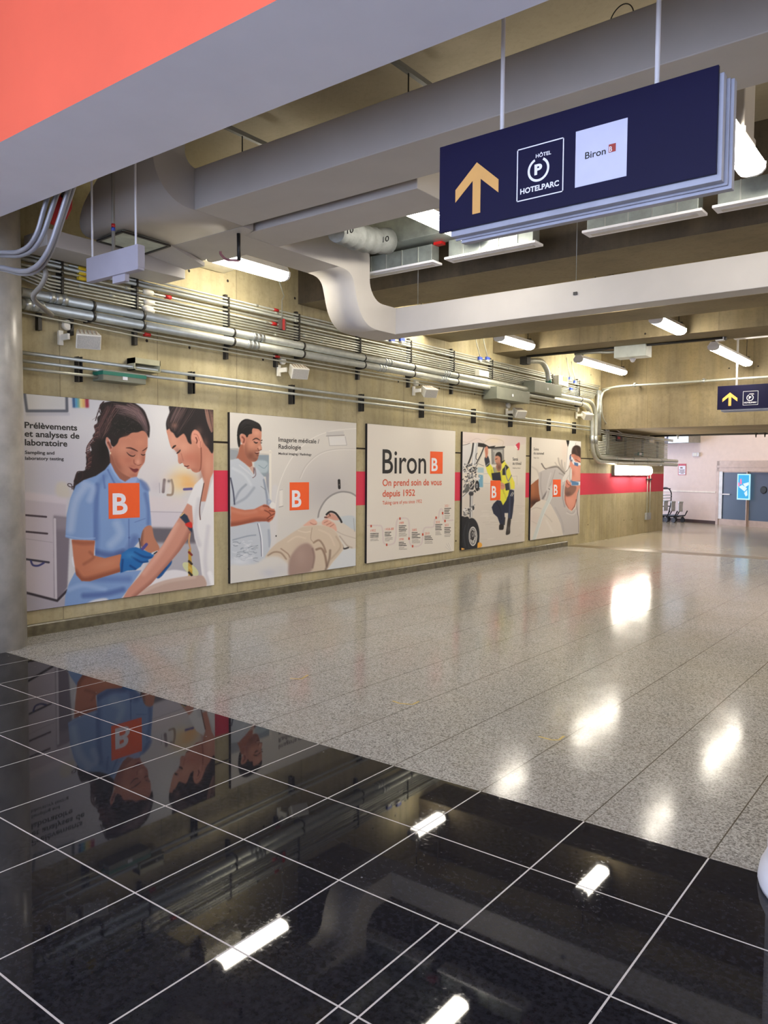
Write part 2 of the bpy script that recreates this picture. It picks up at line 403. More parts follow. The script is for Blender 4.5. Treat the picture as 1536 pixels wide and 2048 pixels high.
# drop with a swept elbow: outline in the Y-Z plane, left flank flaring outwards lower down
pr = [(4.08, ZC - .01)] + [(4.08 + .36 - .36 * math.cos(a), 4.36 - .36 * math.sin(a)) for a in [math.pi / 2 * i / 10 for i in range(11)]]
pr += [(5.08, 4.0), (5.08, 4.36)] + [(4.53 - .12 * math.sin(a), 4.48 - .12 * math.cos(a)) for a in [math.pi / 2 * i / 6 for i in range(7)]] + [(4.41, ZC - .01)]
def lx(z): return -6.3 - max(0, min(1, (4.36 - z) / .36)) * .8
mb = MB(); n = len(pr)
vs = [(lx(z), y, z) for y, z in pr] + [(-5.59, y, z) for y, z in pr]
mb.add(vs, [list(range(n)), list(range(2 * n - 1, n - 1, -1))]); o = 0
for i in range(n):
    j = (i + 1) % n; mb.f.append([i, i + n, j + n, j]); mb.sm.append(0 < i < 12 or 14 < i < 21); mb.mi.append(0)
dr = mb.build('drop_elbow', MWH, nd)
MB().prism([(-5.59, 5.08, 4.0), (-5.60, 5.22, 4.0), (-6.81, 5.63, 4.0), (-7.1, 5.65, 4.0), (-7.1, 5.08, 4.0)], (0, 0, -.003), (0, 0, .4)).build('end_box', MWH, nd)
MB().box(-5.59, 4.9, 4.51, 5.08, 4.0, 4.355).build('straight_run', MWH, nd, bev=.006)
MB().box(-7.56, -7.13, 4.0, 5.62, 3.84, 4.0).build('side_box', MWH, nd, bev=.006)
MB().prism([(-7.1, 5.04, 3.995), (-6.62, 5.02, 3.995), (-6.8, 5.62, 3.93), (-7.1, 5.6, 3.93)], (0, 0, 0), (0, 0, .04)).build('flap', MWH, nd)
h = MB(); q = [Vector((-7.06, 4.49, 3.995)), Vector((-6.59, 4.46, 3.995)), Vector((-6.61, 5.02, 3.995)), Vector((-7.07, 5.05, 3.995))]
h.prism(q, (0, 0, -.012), (0, 0, .012)); hp = h.build('access_hatch', mat('pale hatch sheet', (186, 194, 178), .5, var=.12, scale=8), nd)
f = MB()
for i in range(4):
    a, b_ = q[i], q[(i + 1) % 4]; d = (b_ - a).normalized(); f.obox((a + b_) / 2 + Vector((0, 0, -.016)), (b_ - a) / 2, Vector((-d.y, d.x, 0)) * .012, (0, 0, .008))
f.build('hatch_frame', MDK, hp)
for i, (x, l) in enumerate(((-5.62, .5), (-3.7, .62))):      # strut rails above the duct
    r = thing('strut_rail', (x, 5.0, 4.86), ['slotted steel rail over the corner of the near white duct', 'slotted steel rail on the slab above the middle of the near white duct'][i], 'rail', 'strut rails on the slab')
    MB().box(x - .02, x + .02, 4.2, 5.5, 4.84, 4.88).build('channel', MRL, r); MB().tube([(x, 5.1, 4.36), (x, 5.1, 4.85)], .006, 6).build('threaded_rod', MDK, r)
    MB().tube([(x, 4.8, 4.87), (x, 4.8, ZC)], .006, 6).build('threaded_rod', MDK, r)
wr = MB()
ca = spot(1222, 40, Y=4.56); cb = spot(1280, 20, Y=4.56)
for k, (r, hh, x0_) in enumerate(((.075, .12, 0.), (.07, .035, .02), (.06, .05, .05), (.12, .02, .06))):
    cx_ = (ca.x + cb.x) / 2 - .04 + x0_
    wr.tube([(cx_ - r * math.cos(t), 4.60 + .02 * k + .03 * math.sin(t), 4.362 + hh * math.sin(t)) for t in [math.pi * i / 16 for i in range(17)]], .0035, 6)
tag(wr.build('loose_cable', MBB, origin=(-1.7, 4.6, 4.36)), 'loop of thin black cable lying loose on top of the near white duct', 'cable')

fd = thing('air_duct', (-6.0, 7.4, 3.4), 'white painted duct with an S bend beside the wall, running on under the concrete beams', 'air duct', 'white painted air ducts')
XA, XB = -6.28, -5.8
lo = [(5.2, 4.0), (6.70, 4.0)] + [tuple(q) for q in Paint_spline([(6.70, 4.0), (6.85, 3.985), (6.94, 3.92), (6.985, 3.80), (7.02, 3.68), (7.07, 3.57), (7.15, 3.48), (7.26, 3.42), (7.40, 3.40)])][1:] + [(8.03, 3.40)]
hi = [(8.03, 3.72), (7.50, 3.72)] + [(7.50 - .25 * math.sin(a), 3.97 - .25 * math.cos(a)) for a in [math.pi / 2 * i / 8 for i in range(1, 9)]] + [(7.25, 4.2)] + [(7.05 + .2 * math.cos(a), 4.2 + .2 * math.sin(a)) for a in [math.pi / 2 * i / 6 for i in range(1, 7)]] + [(5.2, 4.4)]
pr = lo + hi; n = len(pr)
mb = MB(); vs = [(XA, y, z) for y, z in pr] + [(XB, y, z) for y, z in pr]
# side faces as quads between lower and upper outline so that the S stays clean
mb.add(vs, [])
for i in range(n):
    j = (i + 1) % n; mb.f.append([i, i + n, j + n, j]); mb.sm.append(1 <= i <= len(lo) - 3 or len(lo) + 1 <= i <= n - 3); mb.mi.append(0)
mb.f.append(list(range(n))); mb.sm.append(False); mb.mi.append(0); mb.f.append(list(range(2 * n - 1, n - 1, -1))); mb.sm.append(False); mb.mi.append(0)
mb.build('s_bend', MWH, fd)
MB().prism([(XB - .002, y, z) for y, z in [(7.765, 3.401), (8.029, 3.401), (8.029, 3.719), (7.765, 3.719)]], (0, 0, 0), (11.1, 0, 0)).build('straight_run', MWH, fd, bev=.006)
MB().box(-6.78, -3.72, 5.26, 5.77, 4.004, 4.38).build('branch', MWH, fd, bev=.006)
x_, y_ = spot(1150, 616, Y=7.76).x, 7.76
MB().box(x_ - .02, x_ + .02, 7.75, 7.766, 3.57, 3.60).build('tab', MBB, fd)
q = spot(751, 654, Y=7.76); MB().box(q.x - .02, q.x + .02, 7.74, 7.768, q.z - .02, q.z + .02).build('tab', MBB, fd)
for u in (836, 1152):
    x = spot(u, 570, Y=7.9).x
    MB().tube([(x, 7.9, 3.72), (x, 7.9, ZC if u < 0 else 4.9)], .004, 6).build('hanger_rod', MGV, fd)

# linear diffusers under the beam
LD = [(712, 868, 'first linear diffuser from the wall, under the flexible duct'), (890, 1072, 'second linear diffuser from the wall, beside the red tag behind the big blue sign'),
      (1165, 1405, 'third linear diffuser from the wall, below the big blue sign'), (1425, 1640, 'fourth linear diffuser from the wall, at the right edge')]
vv = [(553, 523), (520, 484), (467, 412), (410, 368)]
for (u0, u1, lb), (v0, v1) in zip(LD, vv):
    x0, x1 = spot(u0, v0, Y=7.36).x, spot(min(u1, 1536), v1 if u1 < 1536 else 388, Y=7.36).x
    if u1 > 1536: x1 = x0 + 1.15
    t = thing('linear_diffuser', ((x0 + x1) / 2, 7.43, 4.06), lb, 'air diffuser', 'linear diffusers')
    MB().box(x0 + .04, x1 - .04, 7.37, 7.52, 4.08, 4.27).build('plenum', MGD, t, bev=.004)
    MB().box(x0, x1, 7.34, 7.53, 4.06, 4.085).build('flange', MPL, t, bev=.004)
    MB().box(x0 + .06, x1 - .06, 7.40, 7.47, 4.052, 4.061).build('slot', mat('pale slot', (196, 192, 186), .6), t)
    MB().tube([(x0 + .1, 7.45, 4.25), (x0 + .1, 7.45, ZC)], .005, 6).build('hanger_rod', MGV, t); MB().tube([(x1 - .1, 7.45, 4.25), (x1 - .1, 7.45, ZC)], .005, 6).build('hanger_rod', MGV, t)
    if u0 < 900: MB().box(x1 - .05, x1 + .06, 7.42, 7.5, 4.27, 4.34).build('red_tag', MRD, t)
    for k in range(1, 5):
        xx = x0 + (x1 - x0) * k / 5; MB().box(xx - .006, xx + .006, 7.362, 7.37, 4.085, 4.27).build('seam', MGV, t)
a, b_ = spot(700, 500, Y=7.15), spot(880, 455, Y=7.15)
pb = thing('plenum_box', (a.x, 7.2, 4.35), 'tall galvanised plenum box over the first linear diffuser', 'plenum box')
MB().box(a.x - .05, b_.x, 7.16, 7.5, 4.30, 4.78).build('body', MGD, pb, bev=.005)
fx = thing('flexible_duct', (-5.2, 6.6, 4.3), 'grey insulated flexible duct printed with 10, between white duct and plenum box', 'flexible duct')
p = [spot(672, 466, Y=6.0), spot(690, 468, Y=6.25), spot(715, 474, Y=6.55), spot(745, 482, Y=6.85), spot(775, 482, Y=7.1)]
pts = fillet(p, .2, 4); mb = MB(); R = [.09 + .045 * min(1, i / 6) + .012 * math.sin(i * 2.1) for i in range(len(pts))]
mb.tube(pts, R, 20); mb.build('jacket', MFX, fx)
for u, v in ((694, 468), (765, 485)):
    mb = MB()
    yy = 6.13 if u < 700 else 6.9
    bs = spot(u, v, Y=yy - .05); tp = spot(u, v - 11, Y=yy - .05); rt = spot(u + 13, v - 3, Y=yy - .05)
    write(mb, '10', bs, tp, rt, (0, -1, 0), .0, .02); mb.build('printed_number', MKV, fx)
hd = thing('exhaust_hood', (-6.9, 5.9, 4.08), 'beige sheet metal hood behind the near end of the tube light', 'hood')
q = [spot(365, 537, Z=4.2), spot(425, 552, Z=4.2), spot(478, 536, Z=4.2), spot(402, 513, Z=4.2)]
for k_ in q: k_.x = max(k_.x, -7.69)
MB().prism(q, (0, 0, 0), (0, 0, .2)).build('canopy', mat('beige sheet', (206, 200, 180), .5), hd)
c_ = sum(q, Vector()) / 4
MB().prism([c_ + (p - c_) * .85 for p in q], (0, 0, -.012), (0, 0, .012)).build('lip', mat('beige sheet', (206, 200, 180), .5), hd)

# ------------------------------------------------------------------ fluorescent fittings
def make_light(x, y0, y1, z, label, hang=True, joined=False):
    t = thing('ceiling_light', (x, (y0 + y1) / 2, z), label, 'ceiling light', 'ceiling tube lights')
    wd, ht = .105, .075
    sec = [(-wd, .03), (-wd * .96, -.02), (-wd * .7, -.05), (-wd * .3, -.062), (wd * .3, -.062), (wd * .7, -.05), (wd * .96, -.02), (wd, .03)]
    n_ = 2 if joined else 1; L = (y1 - y0) / n_
    for k in range(n_):
        a_, e_ = y0 + k * L + .03, y0 + (k + 1) * L - .03
        MB().prism([(x + p, a_, z + q) for p, q in sec], (0, 0, 0), (0, e_ - a_, 0)).build('diffuser', MEMIT, t)
        for yy in (a_ - .03, e_): MB().prism([(x + p * 1.06, yy, z + q * 1.08 + .004) for p, q in sec] , (0, 0, 0), (0, .03, 0)).build('end_cap', MPL, t)
    MB().prism([(x - wd, y0, z + .03), (x + wd, y0, z + .03), (x + wd * .55, y0, z + ht + .03), (x - wd * .55, y0, z + ht + .03)], (0, 0, 0), (0, y1 - y0, 0)).build('housing', MPL, t)
    if hang:
        for yy in (y0 + .12, y1 - .1):
            MB().box(x - .06, x + .06, yy - .02, yy + .02, z + ht + .03, z + ht + .06).tube([(x, yy, z + ht + .05), (x, yy, ZC)], .007, 6).build('hanger', MDK, t)
    return t
ZL = 4.22
lights = [(-6.93, 5.84, 6.97, 'tube light over the gap between the first two wall posters', False), (-4.42, 6.05, 7.25, 'tube light half hidden by the left edge of the big blue sign', False),
 (-1.60, 5.95, 7.05, 'tube light showing past the right edge of the big blue sign', False),
 (-7.2, 10.2, 11.05, 'tube light above the S-bend duct, seen only mirrored in the black tiles', False), (-4.3, 10.2, 11.05, 'tube light above the long far duct, seen only mirrored in the black tiles', False),
 (-6.84, 12.2, 13.4, 'tube light on the far beam nearest to the pipe-covered wall', False), (-4.08, 12.15, 13.4, 'tube light on the far beam away from the wall, in front of the beam face', False),
 (-7.0, 15.95, 18.6, 'double tube light before the lintel, left of the small blue sign, near the wall', True), (-4.2, 15.85, 18.6, 'double tube light before the lintel, crossed by the post of the small blue sign', True)]
for x, a, b_, lb, jn in lights: make_light(x, a, b_, 4.08 if 12 < a < 13 else 4.11 if (x < -6 and a < 6) else 4.15 if a > 15 else ZL, lb, True, jn)
for x, a, b_ in ((1.4, 6.0, 7.2), (1.4, 10.2, 11.05), (-1.4, 10.2, 11.05), (-1.4, 16.0, 18.5), (3.9, 6., 7.2), (3.9, 12.7, 13.4)): make_light(x, a, b_, ZL, 'tube light further along the same rows to the right of the view', True)
for x, a, lb in ((-8.8, 25.2, 'added unseen tube light beyond the lintel over the luggage carts'), (-5.2, 24.6, 'added unseen tube light beyond the lintel over the glass door')): make_light(x, a, a + 1.6, 4.3, lb, True, True)  # two lamps added out of sight to light the far wall
# wall light below the two grey pipes at the far end
y0, y1 = spot(1236, 942, X=-7.56).y, spot(1302, 942, X=-7.56).y
t = thing('wall_light', (-7.62, (y0 + y1) / 2, 1.8), 'twin tube light fixed to the far wall above the pink stripe', 'wall light')
ym = (y0 + y1) / 2
for a, b_ in ((y0, ym - .14), (ym + .14, y1)):
    MB().prism([(-7.62, a, 1.68), (-7.55, a, 1.69), (-7.52, a, 1.74), (-7.52, a, 1.84), (-7.55, a, 1.90), (-7.62, a, 1.91)], (0, 0, 0), (0, b_ - a, 0)).build('diffuser', MEMIT, t)
MB().box(-7.7, -7.62, y0 - .08, y1 + .08, 1.66, 1.93).build('back_plate', mat('dull light housing', (112, 110, 102), .6), t)
MB().prism([(-7.70, y0 - .35, 2.02), (-7.46, y0 - .35, 1.93), (-7.45, y0 - .35, 1.955), (-7.70, y0 - .35, 2.06)], (0, 0, 0), (0, y1 - y0 + .6, 0)).build('reflector', MCR, t)

# ------------------------------------------------------------------ pipes and conduits on the left wall
XP = -7.55
def one(mb, name, mats, label, cat, group=None, bev=0):
    vs = np.array(mb.v); o = Vector(((vs.min(0) + vs.max(0)) / 2).tolist())
    return tag(mb.build(name, mats, origin=o, bev=bev), label, cat, group)
PX = [spot(1184, 870, X=XP).y, spot(1191, 870, X=XP).y]
for k, (z, ye, yv, vb, lb) in enumerate(((3.445, None, PX[1], 915, 'upper of the two thick grey pipes along the left wall above the loudspeakers'), (3.335, None, PX[0], 924, 'lower of the two thick grey pipes along the left wall above the loudspeakers'))):
    t = thing('conduit_pipe', (XP, 9, z), lb, 'pipe', 'two thick grey pipes')
    zb = spot(1203, vb, X=XP).z; yend = 24.75
    pts = fillet([(XP, 3.95, z), (XP, yv, z), (XP, yv, zb), (XP, yend, zb)], .62 if k else .55, 8)
    MB().tube(pts, .05, 16).build('pipe_run', MEM, t)
    cs = [4.33 + (-.25 if k else .0), 7.1 - .1 * k, 9.9 - .15 * k, 11.6 - .1 * k]
    for y in cs:
        mb = MB()
        for dy in (-.07, 0, .07): mb.tube([(XP, y + dy - .025, z), (XP, y + dy + .025, z)], .058, 16)
        mb.tube([(XP, y - .1, z), (XP, y + .1, z)], .054, 16); mb.build('coupling', MGV, t)
    for y in (4.73, 5.35, 6.68, 7.95, 9.3, 10.6, 11.95, 17.4):
        MB().tube([(XP, y - .015, z), (XP, y + .015, z)], .056, 16).box(XW, XP, y - .015, y + .015, z - .06, z + .06).build('clamp', MDK, t)
    for y in (19.7, 20.9, 22.0, 23.2): MB().tube([(XP, y - .02, zb), (XP, y + .02, zb)], .057, 14).build('clamp', MGV, t)
    MB().tube([(XP, yv, 2.62), (XP, yv, 2.44)], .058, 14).build('coupling', MGV, t)
XT = -7.625
zt = [(3.875, .013), (3.835, .013), (3.795, .021), (3.73, .014), (3.685, .013), (3.645, .014), (3.61, .013), (3.575, .012), (3.54, .011)]
for i, (z, r) in enumerate(zt):
    mb = MB()
    e = 18.7 - .05 * i
    if i >= 5: pts = [(XT, 3.93, z + .07), (XT, 4.3, z), (XT, e, z)]
    elif i == 3: pts = [(XT, 3.93, z), (XT, 4.55, z + .02), (XT, 4.85, z), (XT, e, z)]
    else: pts = [(XT, 3.93, z), (XT, e, z)]
    mb.tube(pts, r, 10)
    for y in np.arange(4.1 + .37 * i % 1.3, e, 3.05): mb.tube([(XT, y - .03, z), (XT, y + .03, z)], r + .005, 10)
    one(mb, 'conduit', MEM, ordinal(i) + ' thin steel conduit from the top of the bundle along the left wall', 'conduit', 'thin conduits above the thick pipes')
for i, z in enumerate((3.255, 3.205)):
    one(MB().tube([(XT, 3.93, z + .06), (XT, 4.2, z + .05), (XT, 5.4, z + .01), (XT, 7.6, z), (XT, 17.4, z)], .011, 8), 'conduit', MEM, ['upper', 'lower'][i] + ' of two thin conduits running just below the thick pipes', 'conduit', 'thin conduits below the thick pipes')
bx1 = (spot(988, 790, X=-7.5).y, spot(1062, 790, X=-7.5).y)
for i, (z, r) in enumerate(((2.865, .019), (2.785, .017), (2.71, .016))):
    y0, y1 = 3.93, 18.4 if i < 2 else 4.85
    pts = [(-7.6, y0, z), (-7.6, y1, z - .0)]
    if i < 2: pts = fillet([(-7.6, y0, z), (-7.6, 18.2, z - .03), (-7.6, 18.9, z - (.06 if i else .10)), (-7.45, 24.0, 2.69 if i else 2.73)], .4)
    one(MB().tube(pts, r, 10), 'conduit', MEM, ['upper', 'middle', 'lowest and shortest'][i] + ' of the steel conduits running right above the wall posters', 'conduit', 'conduits above the posters')
ys = [4.63, 6.12, 7.85, 9.38, 11.01, 12.73, 14.18, 15.95, 17.3]
for i, y in enumerate(ys):
    one(MB().box(XW, -7.655, y - .025, y + .025, 2.64, 2.905).box(-7.655, -7.62, y - .025, y - .017, 2.64, 2.905).box(-7.655, -7.62, y + .017, y + .025, 2.64, 2.905), 'strut_bracket', MDK, ordinal(i) + ' dark upright bracket from the column, holding the conduits above the posters', 'bracket', 'brackets above the posters')
ys = [4.43, 5.33, 6.67, 7.95, 9.3, 10.63, 11.96, 13.34, 16.0, 17.45]
for i, y in enumerate(ys):
    mb = MB().box(XW, -7.65, y - .02, y + .02, 3.50, 3.93)
    for z, r in zt: mb.box(-7.65, -7.60, y - .012, y + .012, z - r - .004, z + r + .004)
    one(mb, 'strut_bracket', MDK, ordinal(i) + ' dark upright bracket from the column, behind the upper conduit bundle', 'bracket', 'brackets of the upper conduit bundle')
for i, y in enumerate([4.2, 4.55, 5.33, 6.67, 7.55, 9.3, 10.63, 11.96]):
    one(MB().box(XW, -7.64, y - .02, y + .02, 3.12, 3.29), 'strut_bracket', MDK, ordinal(i) + ' short bracket from the column, under the thick pipes', 'bracket', 'short brackets under the thick pipes')
# coloured tape bands and white cable glands
bands = [(336, 'red', 592, .02), (552, 'red', 616, .016), (548, 'red', 646, .02), (554, 'red', 711, .014), (294, 'red', 663, .018)]
for i, (u, c, v, r) in enumerate(bands):
    p = spot(u, v, X=XT); z = min([q[0] for q in zt] + [3.255], key=lambda q: abs(q - p.z))
    lb = ['red tape band beside the white cable glands', 'red tape band on the topmost conduit left of the red junction box', 'red tape band just left of the red junction box', 'red tape band below the red junction box, under the thick pipes', 'red tape band under the thick pipes below the white glands'][i]
    one(MB().tube([(XT, p.y - .04, z), (XT, p.y + .04, z)], r + .004, 12), 'tape_band', MRD, lb, 'tape', 'red tape bands')
for i, (u, v) in enumerate(((295, 585), (297, 605), (294, 616), (297, 621))):
    p = spot(u, v, X=XT)
    one(MB().lathe((XT + .01, p.y - .07, p.z), (0, 1, 0), [(0, .012), (.01, .026), (.05, .032), (.1, .030), (.135, .024), (.14, .01)], 14), 'cable_gland', MCR, ordinal(i) + ' white cable gland from the top, in the conduit bundle near the column', 'cable gland', 'white cable glands')
for i, (u, v) in enumerate(((164, 538), (165, 547), (164, 557), (240, 557))):
    p = spot(u, v, X=XT)
    one(MB().tube([(XT, p.y - .05, p.z), (XT, p.y + .05, p.z)], .022, 12), 'tape_band', MYL, ['topmost of three yellow bands left of the blank hanging sign', 'middle of three yellow bands left of the blank hanging sign', 'lowest of three yellow bands left of the blank hanging sign', 'yellow band right of the blank hanging sign'][i], 'tape', 'yellow tape bands')

# boxes on the wall
def enclosure(u0, v0, u1, v1, X, dep, m, label, name='junction_box', lid=None, dot=False, bev=.006):
    a, b_ = spot(u0, v0, X=X), spot(u1, v0, X=X); z1, z0 = a.z, spot(u0, v1, X=X).z
    t = thing(name, (X - dep / 2, (a.y + b_.y) / 2, z0), label, 'junction box')
    MB().box(X - dep, X, a.y, b_.y, z0, z1).build('body', m, t, bev=bev)
    if lid: MB().box(X - dep + .01, X + .004, a.y - .003, b_.y + .003, z1 - .05, z1 - .012).build('strip', lid, t)
    if dot: MB().lathe((X, (a.y + b_.y) / 2 - .05, (z0 + z1) / 2 - .01), (1, 0, 0), [(0, .028), (.006, .028), (.008, .02)], 18).build('label_dot', MPL, t)
    else: MB().box(X, X + .003, (a.y + b_.y) / 2 - .03, (a.y + b_.y) / 2 + .03, (z0 + z1) / 2 - .03, (z0 + z1) / 2 + .02).build('plate', MPL, t)
    return t
e1 = enclosure(206, 739, 292, 760, -7.5, .2, MBX, 'grey green junction box with a teal strip, on the conduits above the first poster', lid=MTL)
a, b_ = spot(268, 722, X=-7.56), spot(320, 743, X=-7.56)
t = thing('junction_box', (-7.6, (a.y + b_.y) / 2, 2.85), 'open pale conduit box with dark inside, above the box with the teal strip', 'junction box')
zt_, zb_ = spot(268, 714.5, X=-7.55).z, spot(268, 739, X=-7.55).z
mb = MB().box(-7.69, -7.68, a.y, b_.y, zb_, zt_).box(-7.69, -7.55, a.y, b_.y, zb_, zb_ + .01).box(-7.69, -7.55, a.y, b_.y, zt_ - .06, zt_).box(-7.69, -7.55, a.y, a.y + .01, zb_, zt_).box(-7.69, -7.55, b_.y - .01, b_.y, zb_, zt_)
mb.build('shell', mat('olive enamel', (172, 170, 140), .5), t); mb = MB()
for k in range(3): mb.tube([(-7.6, a.y, zb_ + .02 + .01 * k), (-7.6, b_.y, zb_ + .025 + .008 * k)], .005, 6)
mb.build('red_wires', MRD, t)
e2 = enclosure(994, 772, 1060, 797, -7.36, .3, MBX, 'grey green pull box with white dot, lower of the two on the thick pipes', dot=True)
e3 = enclosure(1070, 760, 1124, 784, -7.36, .3, MBX, 'grey green pull box with white dot, upper of the two, under the bent pipe', dot=True)
enclosure(959, 739, 978, 751, -7.52, .1, MCR, 'small pale junction box on the conduit bundle left of the two pull boxes')
eY = enclosure(1118, 750, 1137, 769, -7.5, .15, MCR, 'pale box with yellow label beside the bent pipe'); p = spot(1131, 758, X=-7.495)
MB().box(-7.5, -7.49, p.y - .12, p.y + .12, p.z - .05, p.z + .05).build('yellow_label', MYL, eY)
p = spot(566, 650, X=-7.58); t = thing('junction_box', (-7.6, p.y, p.z), 'small red and grey junction box hanging below the tube light cable', 'junction box')
MB().box(-7.66, -7.57, p.y - .05, p.y + .05, p.z - .06, p.z + .07).build('body', mat('brown grey box', (96, 80, 74), .5), t); MB().box(-7.57, -7.562, p.y - .02, p.y + .02, p.z - .07, p.z + .08).build('red_cover', MRD, t)
MB().tube([(-7.6, p.y, p.z + .07), (-7.6, p.y, 4.02), (-7.5, p.y - .06, 4.05), (-7.0, 6.92, 4.12)], .008, 8).build('drop_conduit', MEM, t)
for i, (u, v) in enumerate(((785, 679), (805, 679), (961, 717), (976, 717), (1141, 757), (1143, 778), (1151, 764))):
    p = spot(u, v, X=-7.58); t = thing('cable_connector', (-7.58, p.y, p.z), 'blue and white cable connector, ' + ['left of the pair under the S-bend duct', 'right of the pair under the S-bend duct', 'left of the pair under the thin hanging cables', 'right of the pair under the thin hanging cables', 'uppermost of three beside the yellow label', 'lowest of three beside the yellow label', 'purple tinged one right of the yellow label'][i], 'cable connector', 'blue cable connectors')
    MB().box(-7.61, -7.57, p.y - .06, p.y + .06, p.z - .03, p.z + .03).build('body', MBU, t, bev=.005); MB().box(-7.60, -7.565, p.y - .045, p.y + .03, p.z - .055, p.z - .028).build('plug', MCR, t)
    if i in (2, 3, 4, 6): MB().tube([(-7.59, p.y, p.z + .03), (-7.6, p.y - .1, p.z + .25), (-7.6, p.y - .2, p.z + .45)], .01, 8).build('drop_cable', MEM, t)
# bent thick pipe from the far beam into the upper pull box
pp = [Vector((-7.42, 14.35, 3.98)), spot(1085, 722, X=-7.42), spot(1096, 745, X=-7.42), spot(1097, 768, X=-7.42)]
t = thing('bent_pipe', pp[1], 'short thick grey pipe bending from the far beam down into the upper pull box', 'pipe')
MB().tube(fillet(pp, .35), .055, 14).build('pipe_run', MEM, t); MB().box(-7.5, -7.34, 14.25, 14.4, 3.9, 4.05).build('mount', MDK, t); MB().tube([pp[3] + Vector((0, 0, .02)), pp[3] + Vector((0, 0, .1))], .062, 14).build('teal_ring', MTL, t)

# loudspeakers
def make_speaker(y, z, label):
    t = thing('loudspeaker', (-7.6, y, z), label, 'loudspeaker', 'cream wall loudspeakers')
    MB().lathe((XW, y - .1, z + .10), (1, 0, 0), [(0, .055), (.05, .055), (.06, .045)], 20).build('wall_mount', MCR, t)
    MB().box(-7.67, -7.64, y - .21, y - .16, z - .12, z + .03).obox((-7.6, y - .17, z - .04), (.08, 0, 0), (0, .012, 0), (0, 0, .03)).build('bracket', MCR, t)
    c = Vector((-7.50, y + .03, z - .04)); ay = Vector((.42, .91, 0)).normalized(); ax = Vector((.80, -.37, -.48)).normalized(); ax = (ax - ay * ax.dot(ay)).normalized(); az = ax.cross(ay)
    if az.z < 0: az = -az
    bd = MB(); f_, k_ = .10, .075
    P = [c + ax * sx * .10 + ay * sy * (.125 if sx > 0 else .10) + az * sz * (.08 if sx > 0 else .062) for sx in (-1, 1) for sy in (-1, 1) for sz in (-1, 1)]
    bd.add(P, [(0, 1, 3, 2), (4, 6, 7, 5), (0, 4, 5, 1), (2, 3, 7, 6), (0, 2, 6, 4), (1, 5, 7, 3)]); bd.build('cabinet', MCR, t, bev=.008)
    MB().obox(c + ax * .102, ax * .005, ay * .112, az * .067).build('grille', mat('speaker mesh', (178, 174, 162), .7, var=.2, scale=200), t)
    lv = MB()
    for k in range(5): lv.obox(c + az * .073 + ax * .01 + ay * (-.08 + .04 * k), ax * .075, ay * .007, az * .004)
    lv.build('louvre', mat('tan louvre', (168, 150, 128), .6), t)
    return t
sp0 = None
for i, (y, lb) in enumerate(((4.61, 'cream louvred loudspeaker nearest to the column'), (7.78, 'cream loudspeaker over the second poster, the one with the standing man'), (10.96, 'cream loudspeaker over the third poster, the one with the timeline'), (14.2, 'cream loudspeaker under the lower pull box'), (17.6, 'cream loudspeaker at the bend of the thick pipes'))):
    if sp0 is None: sp0 = make_speaker(y, 3.12, lb)
    else:
        c = copy_tree(sp0); c.location = (-7.6, y, 3.12 if i != 3 else 2.97); c['label'] = lb

# upright conduits and the conduit field at the far end
for i, u in enumerate((1196, 1198.5, 1201, 1214, 1218)):
    p, q = spot(u, 782, X=-7.6), spot(u, 868 if i < 3 else 880, X=-7.6)
    one(MB().tube([(-7.6, p.y, 3.76), (-7.6, p.y, 2.66 if i < 3 else 2.2)], .035 if i != 1 else .028, 10), 'upright_conduit', MGV, ['first', 'second', 'third', 'fourth', 'fifth'][i] + ' pale upright conduit from the left, in the corner beside the lintel', 'conduit', 'upright conduits in the lintel corner')
p = spot(1206, 800, X=-7.52)
one(MB().tube(fillet([(-7.5, 18.75, 3.78), (-7.52, 18.55, 3.6), (-7.52, p.y, 3.0), (-7.45, p.y + 1.2, 2.74)], .3), .014, 8), 'bent_conduit', MEM, 'thin bent conduit slanting down in the lintel corner to the conduit field', 'conduit')
nz = 13
for i in range(nz):
    z = 2.66 - i * (2.66 - 2.17) / (nz - 1)
    one(MB().tube([(-7.60, 18.55 + (.35 if i < 4 else 0), z), (-7.60, 23.97, z)], .014, 8), 'conduit', MEM, ordinal(i) + ' thin conduit from the top of the conduit field under the lintel', 'conduit', 'conduits of the field under the lintel')
for i, u in enumerate((1254, 1288, 1318)):
    y = spot(u, 890, X=-7.63).y
    one(MB().box(XW, -7.645, y - .025, y + .025, 2.13, 2.68).box(-7.645, -7.61, y - .025, y + .025, 2.13, 2.15), 'strut_bracket', MDK, ordinal(i) + ' upright bracket from the left across the conduit field under the lintel', 'bracket', 'brackets of the conduit field')
for i, (u, v, m, lb) in enumerate(((1238, 876, MDK, 'dark junction box left in the conduit field under the lintel'), (1303, 880, MCR, 'pale junction box right in the conduit field under the lintel'), (1281, 908, mat('green grey box', (124, 150, 140), .5), 'small green grey box at the foot of the conduit field'))):
    p = spot(u, v, X=-7.58); t = thing('junction_box', p, lb, 'junction box')
    MB().box(XW, -7.56, p.y - .2, p.y + .2, p.z - .08 if i < 2 else p.z - .045, p.z + .10 if i < 2 else p.z + .045).build('body', m, t, bev=.005)
    MB().box(-7.56, -7.552, p.y - .15, p.y + .02, p.z - .03, p.z + .03).build('cover', MRD if i == 0 else MPL, t)
y = spot(1299, 950, X=-7.66).y
t = thing('conduit_drop', (-7.66, y, 1.4), 'pair of thin conduits dropping across the pink stripe beside the wall light', 'conduit')
for k in (-1, 1): MB().tube([(-7.67, y + .12 * k, 2.0), (-7.67, y + .12 * k, .55)], .014, 8).build('conduit_run', MEM, t)
